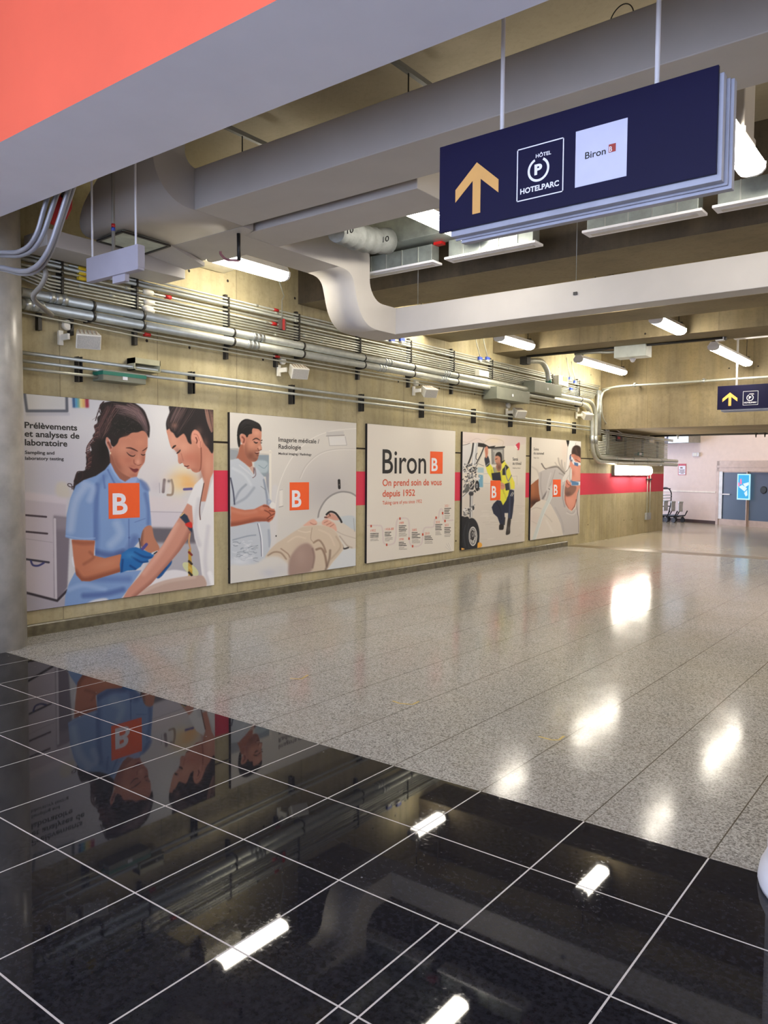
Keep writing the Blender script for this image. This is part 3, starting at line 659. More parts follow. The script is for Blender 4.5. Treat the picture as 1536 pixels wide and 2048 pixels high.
MB().box(XW, -7.64, y - .2, y + .2, 1.53, 1.57).build('clamp', MDK, t); MB().box(XW, -7.64, y - .2, y + .16, .38, .58).build('outlet', MGV, t)
# pipe along the lintel and under its far edge
zz = 3.84
t = thing('sprinkler_pipe', (-5, 18.72, zz), 'long thin steel pipe along the face of the concrete lintel', 'pipe')
MB().tube(fillet([(-7.55, 18.7, zz - .06), (-7.2, 18.7, zz), (4.9, 18.7, zz)], .2), .03, 10).build('pipe_run', MEM, t)
for x in (-6.75, -5.15, -3.55): MB().tube([(x - .03, 18.7, zz), (x + .03, 18.7, zz)], .042, 12).box(x - .02, x + .02, 18.7, 18.88, zz + .03, zz + .06).build('clamp', MGV, t)
MB().tube(fillet([(-7.3, 18.72, zz - .02), (-7.56, 18.66, zz - .12), (-7.56, 18.5, 3.2)], .15), .02, 8).build('branch', MEM, t)
t = thing('sprinkler_pipe', (-5, 22.6, 2.9), 'dark thin pipe hung just behind the lintel in front of the pale far wall', 'pipe')
z_ = spot(1400, 870, Y=22.7).z
MB().tube([(-7.7, 22.7, z_), (4.9, 22.7, z_)], .025, 8).build('pipe_run', MDK, t)
for u in (1356, 1512, 1530):
    x = spot(u, 868, Y=22.7).x; MB().lathe((x, 22.7, z_ + .09), (0, 0, -1), [(0, .01), (.06, .012), (.07, .05), (.11, .05), (.12, .02), (.19, .012)], 12).build('sprinkler_head', MDK if u != 1356 else MGV, t)
# motion sensor box on the far beam with its flexible conduit
p = spot(1234, 696, Y=14.25); q = spot(1297, 712, Y=14.25)
t = thing('sensor_box', ((p.x + q.x) / 2, 14.3, 4.0), 'white box with a small sensor dome, hung under the far beam', 'sensor box')
zb = spot(1260, 716, Y=14.25).z
MB().box(p.x, q.x, 14.1, 14.42, zb, 4.05).build('body', mat('pale green grey box', (196, 202, 194), .5), t, bev=.006)
MB().lathe(((p.x + q.x) / 2 - .03, 14.35, zb), (0, 0, -1), [(-.01, .06), (.02, .055), (.06, .03), (.07, .01)], 16).build('dome', MPL, t)
pts = [spot(1150, 690, Y=14.3), spot(1195, 696, Y=14.3), spot(1215, 705, Y=14.3), spot(1236, 703, Y=14.3)]
for k_ in pts[:3]: k_.z = min(k_.z, 4.015)
MB().tube(fillet(pts, .2), .03, 10).build('flexible_conduit', MGV, t)
z_ = 4.03
one(MB().tube([(-7.3, 14.15, z_), (-3.6, 14.15, z_)], .02, 8), 'conduit', MDK, 'dark conduit along the underside of the far beam', 'conduit')
p = spot(1443, 672, Y=14.2); t = thing('emergency_spot', (p.x, 14.2, 4.0), 'small white spot fitting under the far beam near the small sign post', 'light fitting')
MB().box(p.x - .09, p.x + .05, 14.15, 14.25, 3.99, 4.05).build('body', MPL, t, bev=.006); MB().box(p.x + .05, p.x + .08, 14.16, 14.24, 4.0, 4.05).build('cap', MDK, t)

# pipes sweeping down from the bulkhead past the column
sw = [([(470, 230), (440, 330), (385, 540), (300, 680), (180, 745), (0, 738)], .022, 3.30, 'first of the four grey pipes from the left'), ([(565, 195), (520, 330), (440, 570), (345, 720), (200, 780), (0, 765)], .024, 3.34, 'second of the four grey pipes from the left'),
      ([(690, 140), (600, 430), (510, 700), (405, 870), (280, 940), (140, 925), (0, 885)], .024, 3.32, 'third of the four grey pipes from the left'), ([(735, 125), (645, 390), (545, 690), (460, 860), (350, 955), (220, 965), (80, 930), (0, 905)], .022, 3.37, 'fourth of the four grey pipes from the left')]
for P, r, Y, lb in sw:
    pts = [spot(x / 5.12, 360 + y / 5.12, Y=Y) for x, y in P]; up = pts[0] + (pts[0] - pts[1]).normalized() * .5; pts = [up] + pts + [pts[-1] + Vector((-.45, -.16, 0))]
    one(MB().tube(fillet(pts, .2, 4), r * .85, 12), 'bent_pipe', MSP, lb + ' sweeping down across the column', 'pipe', 'pipes sweeping across the column')
pts = [spot(x / 5.12, 360 + y / 5.12, Y=3.42) for x, y in ((440, 880), (478, 960), (430, 1080), (310, 1200), (215, 1330))]; pts[-1].y = 3.7
one(MB().tube(fillet(pts, .15, 5), .021, 12), 'flexible_conduit', mat('dull grey conduit', (120, 116, 106), .5), 'dull flexible conduit curling down behind the column from the sweeping pipes', 'conduit')
t = thing('fire_valve', spot(118, 430, Y=3.9), 'red painted pipe fitting behind the sweeping grey pipes', 'valve')
a, b_ = spot(104, 446, Y=3.9), spot(128, 395, Y=3.9)
MB().tube([b_, (b_.x + .1, 3.9, 4.3), (b_.x + .1, 3.9, ZC)], .03, 12).build('riser_pipe', MDK, t)
MB().tube([a, a + (b_ - a) * .5, b_], [.03, .045, .04], 14).build('red_body', MRD, t); c_ = spot(136, 415, Y=3.9)
MB().tube([c_ + Vector((-.05, 0, -.09)), c_, c_ + Vector((.02, 0, .1))], [.015, .035, .03], 12).build('red_neck', MRD, t)
# black hanger beside the tube light
p0, p1 = spot(477, 455, Y=5.2), spot(478, 521, Y=5.2); p0.z = 4.0
t = thing('conduit_hanger', p1, 'black pipe hanging in front of the tube light with a hooked pink end', 'hanger')
MB().tube([p0, p1], .018, 10).build('drop_pipe', MBB, t); h_ = [p1, spot(452, 520, Y=5.2), spot(441, 508, Y=5.2), spot(441, 503, Y=5.2)]
MB().tube(fillet(h_, .05), .013, 8).build('hook', mat('pink grey wrap', (160, 110, 116), .5), t)

a, b_ = spot(1457, 184, Y=6.2), spot(1489, 258, Y=6.2)
t = thing('boxed_hanger', ((a.x + b_.x) / 2, 6.35, b_.z), 'white boxed hanger dropping beside the tube light right of the big blue sign', 'hanger')
MB().box(a.x, b_.x, 6.2, 6.5, b_.z, ZC).build('casing', MWH, t, bev=.01); MB().box(a.x - .01, b_.x + .01, 6.19, 6.51, b_.z - .02, b_.z + .02).build('end_rim', MWH, t)
a, b_, c = spot(812, 366, Y=5.95), spot(832, 376, Y=5.95), spot(838, 352, Y=5.95)
t = thing('pipe_tee', b_, 'black pipe elbow just above the tube light left of the big blue sign', 'pipe')
MB().tube([a + Vector((-.25, -.0, .06)), a, b_], .02, 10).tube([b_, c, (c.x, c.y, ZC)], .022, 10).tube([b_ + Vector((0, 0, -.03)), b_ + Vector((0, 0, .04))], .03, 10).build('elbow', MBB, t)

# ------------------------------------------------------------------ hanging signs
def on(Y, fr):
    x0, y0, s = fr
    return lambda a, b_: spot(x0 + a / s, y0 + b_ / s, Y=Y)
def panel_sign(name, Y, x0, x1, z0, z1, label, group):
    t = thing(name, ((x0 + x1) / 2, Y, z0), label, 'sign', group)
    MB().box(x0, x1, Y, Y + .02, z0, z1).build('front_panel', MNV, t, bev=.002)
    f = MB().box(x0 + .07, x1 + .02, Y + .02, Y + .07, z0 - .03, z1 - .03).box(x0 + .07, x1 + .035, Y + .07, Y + .085, z0 - .04, z1 - .04).box(x0 + .1, x1 + .05, Y + .085, Y + .13, z0 - .055, z1 - .04)
    f.build('frame_box', mat('silver sign frame', (150, 154, 168), .45, .2), t, bev=.003)
    return t
def flat(mb, pts, Y, th=.0015, mi=0): mb.prism([Vector((p.x, Y, p.z)) for p in pts], (0, 0, 0), (0, -th, 0), mi)
Y1 = 3.85; P = on(Y1, (870, 120, 2.518))
t = panel_sign('hanging_sign', Y1, -2.565, -1.03, 3.095, 3.585, 'large navy hanging sign with amber arrow and two logo squares', 'navy direction signs')
MB().tube([(-2.185, Y1 + .05, 3.57), (-2.185, Y1 + .05, ZC)], .012, 10).build('hanging_rod', MPL, t); MB().tube([(-1.33, Y1 + .05, 3.57), (-1.33, Y1 + .05, ZC)], .012, 10).build('hanging_rod', MPL, t)
def arrow(q, Y):
    xs = [p.x for p in q]; zs = [p.z for p in q]; cx = (q[0].x); zt_ = max(zs); zb = min(zs); x0, x1 = min(xs), max(xs); cx = (x0 + x1) / 2
    H_, W_ = zt_ - zb, x1 - x0; sh = W_ * .092
    poly = [(cx, zt_), (x1, zt_ - H_ * .44), (x1, zt_ - H_ * .69), (cx + sh, zt_ - H_ * .34), (cx + sh, zb), (cx - sh, zb), (cx - sh, zt_ - H_ * .34), (x0, zt_ - H_ * .69), (x0, zt_ - H_ * .44)]
    mb = MB(); V = [Vector((x, Y - .001, z)) for x, z in poly]
    # split in convex pieces
    for idx in ((0, 1, 2, 3), (0, 3, 6), (0, 6, 7, 8), (3, 4, 5, 6)): mb.prism([V[i] for i in idx], (0, 0, 0), (0, -.0015, 0))
    return mb
arrow([P(208, 517), P(320, 675), P(193, 777), P(104, 668)], Y1).build('arrow', MAR, t)
def hotel_logo(t, Y, x0, x1, z0, z1, small=False):
    mb = MB(); w_ = (x1 - x0) * .02; yy = (Y - .0025, Y)
    mb.box(x0, x1, *yy, z0, z0 + w_).box(x0, x1, *yy, z1 - w_, z1).box(x0, x0 + w_, *yy, z0, z1).box(x1 - w_, x1, *yy, z0, z1)
    W_, H_ = x1 - x0, z1 - z0; cx, cz = x0 + W_ * .47, z0 + H_ * .525; ro, ri = W_ * .232, W_ * .185
    N = 40; A = [math.radians(62 - (62 + 360 - 112) * i / N) for i in range(N + 1)]; cir = []
    for a in A: cir += [(cx + ro * math.cos(a), Y - .002, cz + ro * math.sin(a)), (cx + ri * math.cos(a), Y - .002, cz + ri * math.sin(a))]
    mb.add(cir, [(2 * i, 2 * i + 1, 2 * i + 3, 2 * i + 2)[::-1] for i in range(N)])
    V = lambda a, b_: Vector((x0 + W_ * a, Y, z0 + H_ * b_)); n = (0, -1, 0)
    write(mb, 'P', V(.385, .43), V(.385, .63), V(.55, .43), n, .002, .045)
    write(mb, 'HÔTEL', V(.41, .75), V(.41, .82), V(.735, .75), n, .002, .02)
    write(mb, 'HOTELPARC', V(.08, .13), V(.08, .235), V(.91, .13), n, .002, .03)
    mb.build('parking_hotel_logo', MWV, t)
q0, q1 = P(411, 720), P(651, 386); hotel_logo(t, Y1, q0.x, q1.x, (q0.z + P(650, 660).z) / 2, (q1.z + P(411, 457).z) / 2)
a, b_ = P(705, 647), P(971, 288); z0, z1 = (a.z + P(970, 580).z) / 2, (b_.z + P(705, 366).z) / 2
lg = MB().box(a.x, b_.x, Y1 - .002, Y1, z0, z1).build('logo_square', mat('pale vinyl square', (190, 193, 216), .45, var=.02), t)
W_, H_ = b_.x - a.x, z1 - z0; V = lambda p, q: Vector((a.x + W_ * p, Y1, z0 + H_ * q))
mb = MB(); write(mb, 'Biron', V(.195, .465), V(.195, .585), V(.60, .465), (0, -1, 0), .003, .014); mb.build('lettering', MKV, lg)
r_ = MB().box(V(.655, 0).x, V(.79, 0).x, Y1 - .0035, Y1 - .001, V(0, .475).z, V(0, .615).z).build('red_square', MBR, lg)
mb = MB(); write(mb, 'B', V(.668, .485), V(.668, .575), V(.722, .485), (0, -1, 0), .0045, .01); mb.build('lettering', MWV, lg)
# far sign
Y2 = 17.6; P = on(Y2, (1390, 660, 10.52)); a, b_ = P(478, 1185), P(465, 1680); z1, z0 = a.z, b_.z
t = panel_sign('hanging_sign', Y2, a.x, a.x + 2.1, z0, z1, 'small looking navy hanging sign far back before the concrete lintel', 'navy direction signs')
p = P(860, 1165); MB().tube([(p.x, Y2 + .06, z1 - .03), (p.x, Y2 + .06, P(890, 190).z)], .022, 10).build('hanging_post', MPL, t)
q = P(800, 200); q2 = P(800, 85); MB().box(q.x, q.x + 3.0, Y2 - .02, Y2 + .14, q.z, q2.z).build('carrier_rail', MPL, t, bev=.03)
arrow([P(740, 1315), P(892, 1450), P(740, 1595), P(578, 1450)], Y2).build('arrow', mat('bright amber vinyl', (240, 176, 84), .5), t)
q0, q1 = P(1005, 1585), P(1333, 1275); hotel_logo(t, Y2, q0.x, q1.x, q0.z, q1.z)
for k in (.35, 1.3): MB().tube([(q.x + .5 + k, Y2 + .06, q2.z - .02), (q.x + .5 + k, Y2 + .06, ZC)], .015, 8).build('hanging_rod', MPL, t)
# blank back of a sign box, left
Yb = 3.85; a, b_ = spot(172, 517, Y=Yb), spot(275, 488, Y=Yb); z1, z0 = a.z, spot(172, 567, Y=Yb).z
t = thing('blank_sign', ((a.x + b_.x) / 2, Yb, z0), 'blank grey white sign box hanging on two rods in front of the conduits', 'sign')
MB().box(a.x, b_.x, Yb, Yb + .065, z0 + .01, z1).build('box', mat('grey white sign box', (156, 154, 164), .5, var=.02), t, bev=.004)
MB().box(b_.x, b_.x + .004, Yb + .0, Yb + .065, z0 + .03, z1 - .005).build('end_plate', mat('grey white sign box', (156, 154, 164), .5, var=.02), t)
MB().box(a.x + .36, a.x + .54, Yb + .02, Yb + .06, z0 - .05, z0 + .01).build('bottom_plate', mat('grey white sign box', (156, 154, 164), .5, var=.02), t)
for u in (185, 272): x = spot(u, 500, Y=Yb + .05).x; MB().tube([(x, Yb + .05, z1 - .01), (x, Yb + .05, ZC)], .009, 8).build('hanging_rod', MPL, t)
x = spot(227, 495, Y=Yb + .08).x
MB().tube([(x, Yb + .08, z1 - .01), (x, Yb + .08, ZC)], .015, 10).build('feed_conduit', mat('dull grey conduit', (120, 116, 106), .5), t)
z_ = spot(227, 455, Y=Yb + .08).z; MB().tube([(x, Yb + .08, z_ - .03), (x, Yb + .08, z_)], .017, 10).build('blue_band', MBU, t); MB().tube([(x, Yb + .08, z_), (x, Yb + .08, z_ + .03)], .017, 10).build('red_band', MRD, t)

# ------------------------------------------------------------------ far end: duct, notice, box, screen, carts
def wallbox(u0, v0, u1, v1, t0, t1, mb=None):
    s0, s1 = along(u0, v0), along(u1, v1); za, zb = bw(u0, v0).z, bw(u1, v1).z
    return slab(mb or MB(), (min(s0, s1), max(s0, s1)), min(za, zb), max(za, zb), t0, t1)
s0, s1 = along(1250, 880), along(1401, 872); zb, zt_ = bw(1390, 886).z, bw(1390, 866).z
t = thing('box_duct', BP + BD * (s0 + s1) / 2 + Vector((0, 0, zb)), 'short galvanised box duct high on the pale far wall', 'air duct')
slab(MB(), (s0, s1 - .9), zb, zt_ + .25, .0, .55).build('dark_section', mat('dark duct sheet', (72, 74, 88), .4, .4), t); slab(MB(), (s1 - .9, s1), zb, zt_ + .25, .0, .58).build('bright_section', MGV, t)
p = along(1351, 875); slab(MB(), (p - .12, p + .12), bw(1351, 877).z, bw(1351, 872).z + .05, .55, .57).build('white_plate', MPL, t)
c_ = bw(1395, 909); t = thing('exit_box', c_, 'small white box on the far wall below the galvanised duct', 'wall box')
wallbox(1388, 913, 1401, 905, 0, .08).build('body', MPL, t, bev=.01); wallbox(1390, 912, 1397, 906, .08, .09).build('cover', MCR, t)
t = thing('notice', bw(1364, 938), 'red and white notice sheet on the pale far wall', 'notice')
wallbox(1356.5, 950, 1372.5, 927.5, 0, .012).build('red_board', mat('notice red', (190, 52, 66), .5), t)
wallbox(1357.6, 949, 1371.6, 931.5, .012, .015).build('white_sheet', MPL, t)
mb = MB(); wallbox(1361, 936.8, 1366, 934.5, .015, .017, mb)
for k, (ua, ub) in enumerate(((1359, 1370), (1360, 1369.5), (1358.5, 1370.5), (1362, 1368))): wallbox(ua, 940.3 + k * 2.3, ub, 939.2 + k * 2.3, .015, .017, mb)
mb.build('printed_lines', mat('notice print', (110, 60, 64), .5), t)
p = lambda u, v: BP + BN * .10 + BD * (sight(u, v, BP + BN * .10, BN) - BP).dot(BD)
t = thing('advertising_screen', bw(1486, 975, .1), 'upright lit cyan advertising screen fixed on the frosted glass door', 'screen')
def cyl(u0, v0, u1, v1, t0, t1, mb=None):
    A, B = sight(u0, v0, BP + BN * t1, BN), sight(u1, v1, BP + BN * t1, BN); sa, sb = (A - BP).dot(BD), (B - BP).dot(BD)
    return slab(mb or MB(), (min(sa, sb), max(sa, sb)), min(A.z, B.z), max(A.z, B.z), t0, t1)
cyl(1473.5, 999, 1500, 948, .03, .075).build('bezel', mat('lit white bezel', (170, 226, 244), .4, emit=.16, var=0), t)
cyl(1475.5, 996.5, 1498, 950, .075, .08).build('display', mat('cyan display', (30, 150, 200), .4, emit=.16, var=0), t)
mb = MB(); m2 = MB(); fr = lambda x, y: sight(1300 + x / 6.508, 860 + y / 6.508, BP + BN * .083, BN)
for poly in ([(1155, 740), (1200, 715), (1265, 760), (1230, 800)], [(1210, 700), (1285, 680), (1285, 715), (1240, 745)], [(1225, 820), (1265, 780), (1270, 850), (1245, 865)]): mb.prism([fr(*q) for q in poly], (0, 0, 0), BN * .002)
mb.build('picture_shape', mat('display pale blue', (190, 216, 236), .4, emit=.14, var=0), t)
for poly in ([(1172, 640), (1192, 635), (1196, 705), (1176, 708)], [(1146, 690), (1163, 680), (1168, 725), (1150, 735)]): m2.prism([fr(*q) for q in poly], (0, 0, 0), BN * .002)
m2.build('picture_shape', mat('display pink', (222, 110, 150), .4, emit=.14, var=0), t)

def make_cart(c, label):
    t = thing('luggage_cart', c, label, 'luggage cart', 'nested luggage carts')
    D, N_ = BD, BN
    def L(a, b_, z): return c + D * a + N_ * b_ + Vector((0, 0, z))
    dk = MB()
    for sgn in (-1, 1): dk.tube([L(-.45, .16 * sgn, .18), L(.40, .24 * sgn, .25), L(.5, .24 * sgn, .42)], .022, 8)
    for a in (-.35, -.1, .15, .38): dk.tube([L(a, -.2, .2), L(a, .2, .2)], .016, 8)
    dk.build('deck_frame', MBB, t)
    for sgn in (-1, 1):
        MB().tube([L(.32, .22 * sgn - .02, .09), L(.32, .22 * sgn + .02, .09)], .09, 16).build('wheel', MBB, t)
        MB().tube([L(.32, .22 * sgn, .09), L(.32, .22 * sgn, .26)], .015, 6).build('fork', MDK, t)
    MB().tube([L(-.38, -.02, .09), L(-.38, .02, .09)], .09, 16).build('wheel', MBB, t)
    MB().obox(L(.42, 0, .56), D * .012, N_ * .1, (0, 0, .17)).tube([L(.42, -.1, .72), L(.42, .1, .72)], .03, 10).build('bumper_plate', MGV, t, bev=.01)
    return t
cz = spot(1356, 1041, Z=0); base = None
oa = lambda u: (sight(u, 1030, BP + BN * .55, BN) - BP).dot(BD)
bp = BP + BD * (oa(1361) - .42) + BN * .55; bp.z = 0
labels = ['foremost nested luggage cart by the far wall, nearest to the glass door', 'middle nested luggage cart by the far wall', 'rearmost nested luggage cart, half hidden by the end of the concrete wall']
for k in range(3):
    if base is None: base = make_cart(bp, labels[0])
    else: c = copy_tree(base); c.location = bp - BD * .34 * k; c['label'] = labels[k]
t = thing('luggage_cart', BP + BD * (oa(1332) - .28) + BN * .55, 'luggage cart with a tall handle frame and basket behind the nested ones', 'luggage cart')
c = BP + BD * (oa(1332) - .28) + BN * .55; L = lambda a, b_, z: c + BD * a + BN * b_ + Vector((0, 0, z))
fr_ = MB()
for sgn in (-1, 1): fr_.tube(fillet([L(.1, .25 * sgn, .1), L(.25, .25 * sgn, .6), L(.28, .25 * sgn, 1.05), L(.1, .25 * sgn, 1.22), L(-.2, .25 * sgn, 1.2)], .12), .022, 8)
for z in (.55, 1.18): fr_.tube([L(.22, -.25, z), L(.22, .25, z)], .018, 8)
fr_.build('handle_frame', MBB, t); bk_ = MB()
for z in (.75, .85, .95): bk_.tube([L(.3, -.24, z), L(.3, .24, z)], .012, 6).tube([L(.3, -.24, z), L(-.2, -.24, z)], .012, 6).tube([L(.3, .24, z), L(-.2, .24, z)], .012, 6)
bk_.build('basket', MGV, t); dk = MB().obox(L(-.15, 0, .2), BD * .5, BN * .24, (0, 0, .02)); dk.build('deck_frame', MBB, t)
for a, b_ in ((-.5, 0), (.2, .2), (.2, -.2)): MB().tube([L(a, b_ - .02, .09), L(a, b_ + .02, .09)], .09, 14).build('wheel', MBB, t)

# tape marks on the pale tiles
for i, poly in enumerate(([(580, 1357), (603, 1358), (616, 1350)], [(785, 1402), (800, 1407), (825, 1409), (838, 1403)], [(1077, 1473), (1104, 1480), (1118, 1480), (1128, 1472)])):
    mb = MB(); pts = [spot(u, v, Z=0) for u, v in poly]
    for a, b_ in zip(pts, pts[1:]):
        d = (b_ - a).normalized(); s_ = Vector((-d.y, d.x, 0)) * .008; mb.prism([a - s_, b_ - s_, b_ + s_, a + s_], (0, 0, .0003), (0, 0, .0006))
    one(mb, 'tape_mark', mat('worn yellow tape', (186, 160, 84), .6), ['worn yellow tape corner on the pale tiles, nearest to the posters', 'worn yellow tape mark in the middle of the pale tiles', 'worn yellow tape mark on the pale tiles nearest to the black floor'][i], 'tape', 'yellow floor tape marks')

# ------------------------------------------------------------------ printed posters (the print is painted on a fine vertex grid)
XPN = -7.66
class Paint:
    """a small painter working in photo coordinates, k canvas cells per photo pixel"""
    def __init__(s, x0, y0, x1, y1, k):
        s.x0, s.y0, s.k = x0, y0, k; s.H, s.W = int((y1 - y0) * k), int((x1 - x0) * k)
        s.a = np.zeros((s.H, s.W, 3)); s.fr = (0, 0, 1)
    def frame(s, x, y, sc): s.fr = (x, y, sc)
    def T(s, pts):
        p = np.asarray(pts, float); return np.stack([(s.fr[0] + p[:, 0] / s.fr[2] - s.x0) * s.k, (s.fr[1] + p[:, 1] / s.fr[2] - s.y0) * s.k], 1)
    def S(s, d): return d / s.fr[2] * s.k
    @staticmethod
    def spline(p, closed=True, n=6):
        m_ = len(p); out = []
        for i in range(m_ if closed else m_ - 1):
            g = (lambda j: p[j % m_]) if closed else (lambda j: p[min(max(j, 0), m_ - 1)])
            a, b, c, d = g(i - 1), g(i), g(i + 1), g(i + 2)
            for t in np.arange(n) / n: out.append(.5 * (2 * b + (c - a) * t + (2 * a - 5 * b + 4 * c - d) * t * t + (3 * b - a - 3 * c + d) * t ** 3))
        if not closed: out.append(p[-1])
        return np.array(out)
    @staticmethod
    def blur(m_, r):
        r = int(round(r))
        if r < 1: return m_
        for ax in (0, 1):
            for _ in range(2):
                q = np.pad(m_, [(r + 1, r) if i == ax else (0, 0) for i in range(2)], mode='edge'); c = q.cumsum(ax)
                m_ = (np.take(c, range(2 * r + 1, c.shape[ax]), ax) - np.take(c, range(0, c.shape[ax] - 2 * r - 1), ax)) / (2 * r + 1)
        return m_
    def mask(s, pts, soft=0, sm=True):
        p = s.T(pts); p = s.spline(p) if sm else p; r = s.S(soft); pad = int(3 * r + 3)
        xa, ya = np.maximum(np.floor(p.min(0)).astype(int) - pad, 0); xb, yb = np.floor(p.max(0)).astype(int) + pad; xb, yb = min(xb, s.W), min(yb, s.H)
        if xb <= xa or yb <= ya: return None
        yy, xx = np.mgrid[ya:yb, xa:xb] + .5; ins = np.zeros(yy.shape, bool); q = np.roll(p, -1, 0)
        rows = np.arange(ya, yb) + .5; xs = np.arange(xa, xb) + .5; cnt = np.zeros((yb - ya, xb - xa + 1), int)
        for (ax, ay), (bx, by) in zip(p, q):
            if ay == by: continue
            lo, hi = min(ay, by), max(ay, by); i0, i1 = max(int(np.ceil(lo - .5)) - ya, 0), min(int(np.ceil(hi - .5)) - ya, yb - ya)
            if i1 <= i0: continue
            xc = ax + (rows[i0:i1] - ay) * (bx - ax) / (by - ay); j = np.clip(np.ceil(xc - .5).astype(int) - xa, 0, xb - xa); np.add.at(cnt, (np.arange(i0, i1), j), 1)
        ins = (np.cumsum(cnt, 1)[:, :-1] % 2).astype(float)
        return (slice(ya, yb), slice(xa, xb), s.blur(ins, max(r, .0) if r >= 1 else (1 if s.k >= 3 else 0)))
    def put(s, M, col, alpha=1., clip=None):
        if M is None: return
        sy, sx, m_ = M; m_ = m_ * alpha
        if clip is not None: m_ = m_ * clip[sy, sx]
        s.a[sy, sx] = s.a[sy, sx] * (1 - m_[..., None]) + np.asarray(col, float) * m_[..., None]
    def full(s, M):
        f = np.zeros((s.H, s.W)); 
        if M is not None: f[M[0], M[1]] = M[2]
        return f
    def fill(s, pts, col, soft=0, alpha=1., clip=None, sm=True):
        M = s.mask(pts, soft, sm); s.put(M, col, alpha, clip); return s.full(M)
    def blob(s, x, y, rx, ry, col, a=1., clip=None, rot=0, hard=1.):
        c = s.T([(x, y)])[0]; rx, ry = s.S(rx), s.S(ry); R = max(rx, ry) * 2.2
        xa, xb, ya, yb = max(int(c[0] - R), 0), min(int(c[0] + R) + 1, s.W), max(int(c[1] - R), 0), min(int(c[1] + R) + 1, s.H)
        if xb <= xa or yb <= ya: return
        yy, xx = np.mgrid[ya:yb, xa:xb]; dx, dy = xx - c[0], yy - c[1]; t = math.radians(rot)
        u, v = (dx * math.cos(t) + dy * math.sin(t)) / rx, (-dx * math.sin(t) + dy * math.cos(t)) / ry; d = u * u + v * v
        m_ = np.exp(-d * .9) if hard == 1 else np.clip((1 - np.sqrt(d)) * hard, 0, 1)
        s.put((slice(ya, yb), slice(xa, xb), m_), col, a, clip)
    def ell(s, x, y, rx, ry, col, a=1., clip=None, rot=0): s.blob(x, y, rx, ry, col, a, clip, rot, hard=max(2., s.S(min(rx, ry)) * .7))
    def stroke(s, pts, w, col, soft=0, alpha=1., clip=None, sm=True, taper=False):
        p = s.T(pts); p = s.spline(p, False, 5) if sm and len(p) > 2 else p; r = max(s.S(w) / 2, .45); f = max(s.S(soft), .7); pad = int(r + f * 2 + 2)
        xa, ya = np.maximum(np.floor(p.min(0)).astype(int) - pad, 0); xb, yb = np.ceil(p.max(0)).astype(int) + pad; xb, yb = min(xb, s.W), min(yb, s.H)
        if xb <= xa or yb <= ya: return
        yy, xx = np.mgrid[ya:yb, xa:xb] + .5; best = np.full(yy.shape, -9e9); n = len(p) - 1
        for i in range(n):
            a, b = p[i], p[i + 1]; d = b - a; L = d @ d + 1e-9; t = np.clip(((xx - a[0]) * d[0] + (yy - a[1]) * d[1]) / L, 0, 1)
            rr = r * (math.sin(math.pi * (i + .6) / (n + .2)) ** .6 if taper else 1.)
            best = np.maximum(best, rr - np.hypot(xx - a[0] - t * d[0], yy - a[1] - t * d[1]))
        s.put((slice(ya, yb), slice(xa, xb), np.clip(best / f + .5, 0, 1)), col, alpha, clip)
    def strands(s, path0, path1, n, w, cols, amp=0., alpha=.7, clip=None, seed=1):
        """hair: n strokes blended between two guide paths"""
        g = np.random.default_rng(seed); A, B = np.array(path0, float), np.array(path1, float)
        for i in range(n):
            t = g.random(); q = A * (1 - t) + B * t + g.normal(0, amp, A.shape); s.stroke(q, w * g.uniform(.5, 1.3), cols[g.integers(len(cols))], .8, alpha * g.uniform(.5, 1), clip, taper=True)

